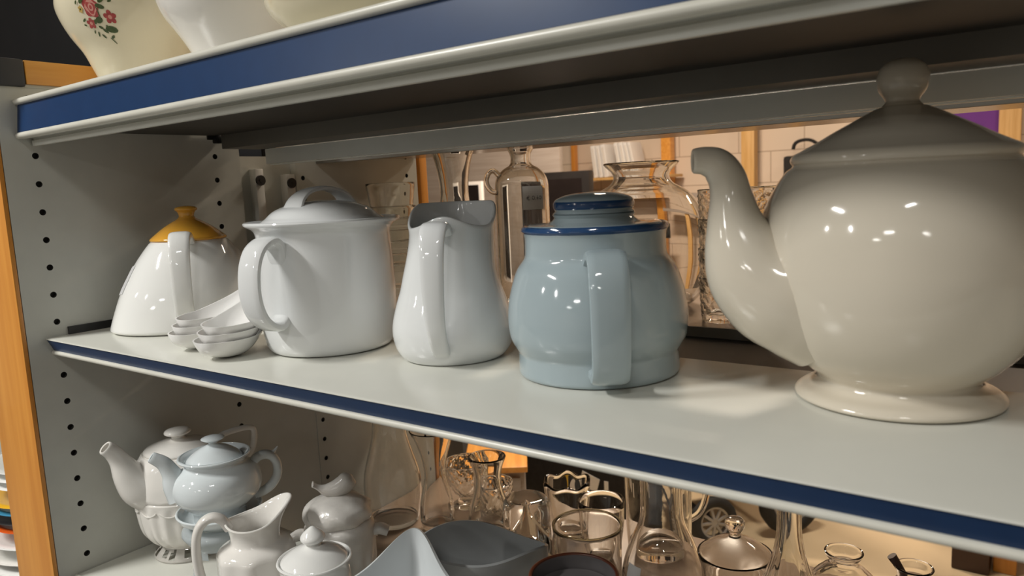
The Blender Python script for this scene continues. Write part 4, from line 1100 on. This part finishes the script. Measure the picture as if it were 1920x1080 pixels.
# ------------------------------------------------------------------ neighbouring bay on the left, seen past the wood trim
def plate_bm(r, h=0.014, t=0.003):
    bm = bmesh.new(); lathe(bm, vessel([(0, 0), (r * .55, 0), (r * .55, 0), (r * .62, 0.002), (r * .78, h * .55), (r, h)], t), seg=72); return bm
t = thing('side_shelf', 'dark grey shelf of the next bay, seen left of the wood trim', 'shelf', (0, 0, H))
bm = bmesh.new(); box(bm, -1.25, -0.125, -0.015, 0.24, -0.420, -0.400); obj('shelf_board', bm, M['clay'], t, smooth=False)
bm = bmesh.new(); box(bm, -1.25, -0.125, 0.24, 0.26, -H + .002, 0.28); obj('back_board', bm, M['panel'], t, smooth=False)
PX, PY = -0.285, 0.110
stack = [('clay', 0.125, 'dark grey dinner plate at the bottom of the plate stack left of the trim'), ('clay', 0.125, 'second dark grey plate from the bottom of the stack left of the trim'),
         ('white', 0.120, 'large white plate low in the stack left of the trim'), ('ivory', 0.118, 'ivory plate above the large white one in the left stack'),
         ('white', 0.112, 'deep white plate below the orange one in the left stack'), ('orangep', 0.108, 'orange plate in the coloured stack left of the wood trim'), ('bezel', 0.107, 'black plate between the orange and the blue plate, left stack'),
         ('cyan', 0.106, 'blue plate in the coloured stack left of the wood trim'), ('yellowp', 0.105, 'yellow plate on the blue one, left of the wood trim'), ('white', 0.100, 'white plate on the yellow one, left of the wood trim'),
         ('white', 0.098, 'white plate second from the top, left of the wood trim'), ('alu', 0.100, 'metal plate on top of the stack left of the wood trim')]
z = H - 0.3998
for i, (m, r, lab) in enumerate(stack):
    o = obj('dinner_plate', plate_bm(r), M[m], None, (PX + (i % 3) * 0.002, PY + (i % 2) * 0.003, z)); tag(o, lab, 'plate', 'plates stacked in the next bay')
    z += 0.0125 if i not in (3, 4, 8) else 0.022
# black board above the left bay
o = obj('black_board', boxm(-1.75, -0.12, 0.40, 0.43, -H + 0.001, 0.95, bev=0.003), M['blackboard'], None, (0, 0, H)); tag(o, 'tall black board behind the floral bowl at upper left', 'board')

# ------------------------------------------------------------------ far side of the shop
def post(x, y, w, d, label, m='pine', z1=ZC - 0.002, name='timber_post'):
    o = obj(name, boxm(x - w / 2, x + w / 2, y - d / 2, y + d / 2, 0.001, z1, bev=0.003), M[m]); tag(o, label, 'post', 'timber posts along the block wall'); return o
post(-0.745, 4.53, 0.085, 0.07, 'pale pine post on the block wall, left of the large teapot lid')
post(0.665, 4.53, 0.10, 0.07, 'pale pine post beside the purple board')
post(-1.315, 4.53, 0.07, 0.07, 'yellow pine post on the block wall above the round glass vase', 'woody')
post(-2.085, 4.55, 0.03, 0.05, 'thin orange batten on the block wall above the dark screen', 'wood')
o = obj('purple_board', boxm(0.36, 0.612, 4.55, 4.575, 0.30 + H, 0.62 + H), M['purple']); tag(o, 'purple board on the block wall behind the large teapot', 'board')
# wall shelf line
t = thing('wall_rack', 'timber rack with one shelf board against the block wall, behind the spout', 'rack', (0, 0, H))
bm = bmesh.new(); box(bm, -1.20, -0.25, 4.30, 4.50, 0.022, 0.052, bev=0.002); obj('rack_board', bm, M['greyboard'], t)
for x in (-0.92, -0.66, -0.40):
    bm = bmesh.new(); box(bm, x - 0.03, x + 0.03, 4.32, 4.38, -H + 0.002, 0.0215, bev=0.002); obj('rack_leg', bm, M['pine'], t)
# screen
def screen():
    t = thing('flat_screen', 'dark flat screen with black bezel, seen right of the glass bottle', 'screen', (-1.31, 3.20, H - 0.42), 0)
    bm = bmesh.new(); box(bm, -0.300, 0.158, -0.02, 0.03, 0.130, 0.640, bev=0.004); obj('housing', bm, M['bezel'], t)
    bm = bmesh.new(); box(bm, -0.270, 0.112, -0.0225, -0.0203, 0.170, 0.600); obj('panel', bm, M['screen'], t)
    bm = bmesh.new(); box(bm, -0.04, 0.04, -0.01, 0.02, 0.01, 0.131); box(bm, -0.15, 0.15, -0.07, 0.09, 0.0, 0.0098, bev=0.002); obj('stand', bm, M['bezel'], t)
    o = thing('low_cabinet', 'grey cabinet carrying the dark flat screen', 'cabinet', (-1.55, 3.20, 0), 0)
    bm = bmesh.new(); box(bm, -0.85, 0.55, -0.2, 0.25, 0.03, H - 0.4205, bev=0.003); obj('carcass', bm, M['greyboard'], o)
    for s in (-0.845, -0.145):
        bm = bmesh.new(); box(bm, s + 0.01, s + 0.69, -0.219, -0.2005, 0.05, H - 0.44, bev=0.002); d = obj('door', bm, M['greyboard'], o)
        bm = bmesh.new(); box(bm, s + 0.60, s + 0.62, -0.235, -0.2195, 0.35, 0.47, bev=0.002); obj('handle', bm, M['alu'], d)
    bm = bmesh.new()
    box(bm, -0.83, 0.53, -0.15, 0.2, 0.001, 0.0298)
    obj('plinth', bm, M['bezel'], o)
screen()
t = thing('framed_picture', 'dark picture in a white frame, behind the trumpet-mouthed vase', 'picture', (-1.96, 3.15, H - 0.4202), 0)
bm = bmesh.new(); box(bm, -0.17, 0.095, -0.012, 0.012, 0.0, 0.612, bev=0.002); obj('frame', bm, M['paper'], t)
bm = bmesh.new(); box(bm, -0.150, 0.075, -0.0145, -0.0122, 0.02, 0.592); obj('print', bm, M['screen'], t)
o = obj('grey_partition', boxm(-2.9, -1.62, 3.62, 3.66, 0.001, H + 0.42, bev=0.003), M['greyboard']); tag(o, 'grey wood-grained partition behind the trumpet-mouthed vase', 'partition')
# white books leaning on a wall ledge
o = obj('wall_ledge', boxm(-2.00, -1.22, 4.33, 4.56, H + 0.165, H + 0.185, bev=0.002), M['pine']); tag(o, 'narrow ledge on the block wall under the white books', 'ledge')
bx = [(-1.80, .030, 6, .225), (-1.755, .026, 7, .225), (-1.715, .036, 8, .23), (-1.600, .024, 9, .235), (-1.560, .030, 10, .235), (-1.515, .022, 12, .235), (-1.480, .018, 12, .235)]
bl = ['leftmost white book leaning on the wall ledge', 'second white book from the left on the wall ledge', 'third white book from the left on the ledge, left of the gap', 'fourth white book, first one right of the gap on the ledge', 'third white book from the right on the wall ledge', 'second white book from the right on the wall ledge', 'rightmost thin white book on the wall ledge']
for (x, wd, lean, hh), lab in zip(bx, bl):
    bm = bmesh.new(); box(bm, 0, wd, -0.085, 0.085, 0, hh, bev=0.0015); box(bm, wd * .25, wd * .75, -0.0862, -0.0852, 0.02, hh - 0.02, mi=1)
    o = obj('book', bm, [M['paper'], M['ivory']], None, (x, 4.43, H + 0.1853)); o.rotation_euler = (0, R(-lean), 0)
    tag(o, lab, 'book', 'white books on the wall ledge')
# hanging black strap
bm = bmesh.new(); sweep(bm, [(-0.46, 4.50, 0.30), (-0.45, 4.50, 0.332), (-0.42, 4.50, 0.350), (-0.37, 4.50, 0.353), (-0.33, 4.50, 0.335), (-0.315, 4.50, 0.300), (-0.32, 4.50, 0.1)], 0.014, 0.010, (0, 1, 0), seg=10, smoothn=4)
box(bm, -0.50, -0.28, 4.42, 4.56, 0.0545, 0.26, bev=0.02)
o = obj('black_bag', bm, M['fabric'], None, (0, 0, H - 0.002)); tag(o, 'black bag with a curved strap at the wall, behind the big teapot lid', 'bag')
# small black sign with letters
def sign():
    t = thing('black_sign', 'small black sign with white letters seen through the round vase', 'sign', (-1.255, 4.29, H - 0.175), 0)
    bm = bmesh.new(); box(bm, -0.11, 0.11, 0, 0.02, -0.055, 0.06, bev=0.002); obj('board', bm, M['black'], t)
    cu = bpy.data.curves.new('lettering', 'FONT'); cu.body = 'RA'; cu.size = 0.11; cu.align_x = 'CENTER'; cu.align_y = 'CENTER'; cu.extrude = 0.001
    tmp = bpy.data.objects.new('tmp_text', cu); C.objects.link(tmp)
    me = bpy.data.meshes.new_from_object(tmp.evaluated_get(bpy.context.evaluated_depsgraph_get()))
    bpy.data.objects.remove(tmp)
    me.materials.clear(); me.materials.append(M['paper'])
    o = bpy.data.objects.new('lettering', me); C.objects.link(o); o.parent = t; o.location = (0, -0.0015, 0); o.rotation_euler = (R(90), 0, 0)
    bm = bmesh.new(); box(bm, -0.012, 0.012, 0.02, 0.03, -(H - 0.176), 0.05); obj('pole', bm, M['bezel'], t)
sign()

# low cabinet with orange top, white box, pushchairs
t = thing('bedside_cabinet', 'low grey cabinet with an orange wooden top, behind the bud vase', 'cabinet', (-0.620, 1.60, 0), 36)
bm = bmesh.new(); box(bm, -0.095, 0.095, -0.155, 0.155, 0.001, 0.3285, bev=0.004); obj('carcass', bm, M['greyboard'], t)
bm = bmesh.new(); box(bm, -0.105, 0.105, -0.172, 0.165, 0.3288, 0.349, bev=0.004); obj('wood_top', bm, M['woody'], t)
bm = bmesh.new(); box(bm, -0.08, 0.08, -0.168, -0.1555, 0.03, 0.31, bev=0.002); d = obj('drawer', bm, M['greyboard'], t)
bm = bmesh.new(); disc(bm, (0.0, -0.1682, 0.17), 0.012, 0, (0, -1, 0), 0.016); obj('knob', bm, M['alu'], d)
o = obj('white_box', boxm(-0.06, 0.06, -0.07, 0.07, 0, 0.075, bev=0.004), M['paper'], None, (-1.00, 1.86, 0.342)); o.rotation_euler = (0, 0, R(25)); tag(o, 'small white box on the dark crate, left of the orange-topped cabinet', 'box')
o = obj('dark_crate', boxm(-0.16, 0.14, -0.16, 0.16, 0.001, 0.3415, bev=0.006), M['clay'], None, (-1.02, 1.88, 0)); tag(o, 'dark grey crate on the floor under the small white box', 'crate')
post(-0.80, 1.47, 0.030, 0.030, 'slim yellow wooden leg standing left of the orange-topped cabinet', 'pine', 0.62, 'wooden_leg')

def wheel_into(parent, c, r, wd, ax, spokes=9):
    q = Vector((0, 0, 1)).rotation_difference(Vector(ax).normalized())
    bm = bmesh.new()
    pr = []
    for k in range(17):
        a = 2 * PI * k / 16; pr.append((r - wd * .62 + wd * .62 * math.cos(a), wd * .6 * math.sin(a)))
    lathe(bm, pr, seg=64, deform=lambda x, y, z, a, rr: (x * (1 + (0.012 * (round(a * 24) % 2) if rr > r * .97 else 0)), y * (1 + (0.012 * (round(a * 24) % 2) if rr > r * .97 else 0)), z))
    for v in bm.verts: v.co = Vector(c) + q @ v.co
    ty = obj('tyre', bm, M['tyre'], parent)
    bm = bmesh.new(); ri = r - wd * 1.15
    lathe(bm, [(ri, -wd * .35), (ri + wd * .1, -wd * .4), (ri + wd * .1, wd * .4), (ri, wd * .35), (ri - wd * .15, wd * .3), (ri - wd * .15, -wd * .3), (ri, -wd * .35)], seg=48)
    for k in range(spokes):
        a = 2 * PI * k / spokes; ca, sa = math.cos(a), math.sin(a)
        sweep(bm, [(0.01 * ca, 0.01 * sa, wd * .30), (ri * .95 * ca, ri * .95 * sa, wd * .22)], 0.0055, 0.004, (-sa, ca, 0), seg=8)
    disc(bm, (0, 0, -wd * .3), ri * .28, 0, (0, 0, 1), wd * .68)
    for v in bm.verts: v.co = Vector(c) + q @ v.co
    obj('hub', bm, M['hub'], ty)

def pushchair():
    t = thing('pushchair', 'black pushchair with grey spoked wheels on the tan floor, seen past the glass jug', 'pushchair', (-0.089, 2.236, 0), 232)
    rf, rr = 0.088, 0.122
    for s in (1, -1):
        wheel_into(t, (0.15, s * 0.25, rf * 1.02), rf, rf * 0.36, (0.0, s, 0.10))
        wheel_into(t, (-0.15, s * 0.25, rr * 1.02), rr, rr * 0.34, (0, s, 0.06))
    bm = bmesh.new()
    for s in (-1, 1):
        sweep(bm, [(0.15, s * 0.20, rf), (0.13, s * 0.20, 0.26), (0.0, s * 0.21, 0.42), (-0.20, s * 0.22, 0.68), (-0.34, s * 0.22, 0.90)], 0.012, 0.012, (0, 1, 0), seg=10, smoothn=4)
        sweep(bm, [(-0.15, s * 0.20, rr), (-0.05, s * 0.205, 0.36), (0.02, s * 0.21, 0.40)], 0.012, 0.012, (0, 1, 0), seg=10, smoothn=4)
    sweep(bm, [(-0.34, -0.22, 0.90), (-0.36, -0.10, 0.915), (-0.36, 0.10, 0.915), (-0.34, 0.22, 0.90)], 0.013, 0.013, (0, 0, 1), seg=10, smoothn=4)
    sweep(bm, [(-0.15, -0.23, rr), (-0.15, 0.23, rr)], 0.010, 0.010, (0, 0, 1), seg=10)
    sweep(bm, [(0.15, -0.23, rf), (0.15, 0.23, rf)], 0.010, 0.010, (0, 0, 1), seg=10)
    obj('frame', bm, M['bezel'], t)
    bm = bmesh.new(); g = []
    for p in crom([(0.19, 0.37), (0.14, 0.39), (0.06, 0.40), (-0.05, 0.44), (-0.12, 0.58), (-0.18, 0.72), (-0.23, 0.82)], 4):
        g.append([bm.verts.new((p[0], -0.19 + 0.38 * j / 12, p[1] - 0.035 * (1 - (abs(-0.19 + 0.38 * j / 12) / 0.19) ** 4))) for j in range(13)])
    for i in range(len(g) - 1):
        for j in range(12): bm.faces.new((g[i][j], g[i + 1][j], g[i + 1][j + 1], g[i][j + 1]))
    bmesh.ops.solidify(bm, geom=bm.faces[:], thickness=0.03)
    obj('seat', bm, M['fabric'], t)
    bm = bmesh.new(); box(bm, -0.14, 0.12, -0.18, 0.18, 0.17, 0.32, bev=0.03)
    obj('basket', bm, M['fabric'], t)
pushchair()
def fabric_case():
    t = thing('fabric_case', 'black fabric case with a yellow sticker and white labels, behind the glass bowls', 'case', (-0.47, 1.975, 0), 0)
    bm = bmesh.new(); box(bm, -0.275, 0.275, -0.085, 0.085, 0.012, 0.30, bev=0.025); obj('shell', bm, M['fabric'], t)
    for x in (-0.18, 0.18):
        bm = bmesh.new(); box(bm, x - 0.03, x + 0.03, -0.06, 0.06, 0.0005, 0.0125, bev=0.002); obj('foot', bm, M['black'], t)
    bm = bmesh.new(); sweep(bm, [(-0.09, 0, 0.295), (-0.07, 0, 0.33), (0.07, 0, 0.33), (0.09, 0, 0.295)], 0.012, 0.006, (0, 1, 0), seg=10, smoothn=4); obj('carry_handle', bm, M['black'], t)
    def sticker(name, lab, m, x, z, wd, ht, rot=0):
        bm = bmesh.new(); box(bm, -wd / 2, wd / 2, -0.002, 0, -ht / 2, ht / 2)
        o = obj(name, bm, M[m], t, (x, -0.0853, z)); o['label'] = lab; o.rotation_euler = (0, R(rot), 0)
    sticker('warning_sticker', 'yellow sticker', 'yellowtag', -0.045, 0.165, 0.020, 0.036)
    bm = bmesh.new()
    pts = [(-0.026, 0), (-0.014, 0.009), (-0.014, 0.004), (0.014, 0.004), (0.014, 0.009), (0.026, 0), (0.014, -0.009), (0.014, -0.004), (-0.014, -0.004), (-0.014, -0.009)]
    a = [bm.verts.new((x, -0.002, z)) for x, z in pts]; b = [bm.verts.new((x, 0, z)) for x, z in pts]
    bm.faces.new(a); bm.faces.new(b[::-1])
    for k in range(10): bm.faces.new((a[k], b[k], b[(k + 1) % 10], a[(k + 1) % 10]))
    o = obj('arrow_sticker', bm, M['yellowtag'], t, (-0.045, -0.0853, 0.128)); o['label'] = 'yellow double arrow sticker'; o.rotation_euler = (0, R(12), 0)
    sticker('care_label', 'white paper label', 'paper', 0.045, 0.170, 0.075, 0.055, 16)
    sticker('size_label', 'narrow white label', 'paper', 0.115, 0.155, 0.016, 0.060)
fabric_case()
# dark cabinet at far right
t = thing('side_table', 'brown side table with an orange leg at the far lower right', 'table', (1.09, 2.45, 0), 0)
bm = bmesh.new(); box(bm, -0.30, 0.45, -0.20, 0.35, 0.40, 0.43, bev=0.003); obj('table_top', bm, M['stopper'], t)
for x, y in ((-0.26, -0.17), (0.41, -0.17), (-0.26, 0.31), (0.41, 0.31)):
    bm = bmesh.new(); box(bm, x - 0.03, x + 0.03, y - 0.03, y + 0.03, 0.001, 0.3995, bev=0.003); obj('leg', bm, M['wood'], t)

o = obj('storage_box', boxm(-0.05, 0.05, -0.15, 0.15, 0.001, 0.34, bev=0.004), M['stopper'], None, (0.742, 2.36, 0)); tag(o, 'dark brown box on the floor left of the orange table leg', 'box')
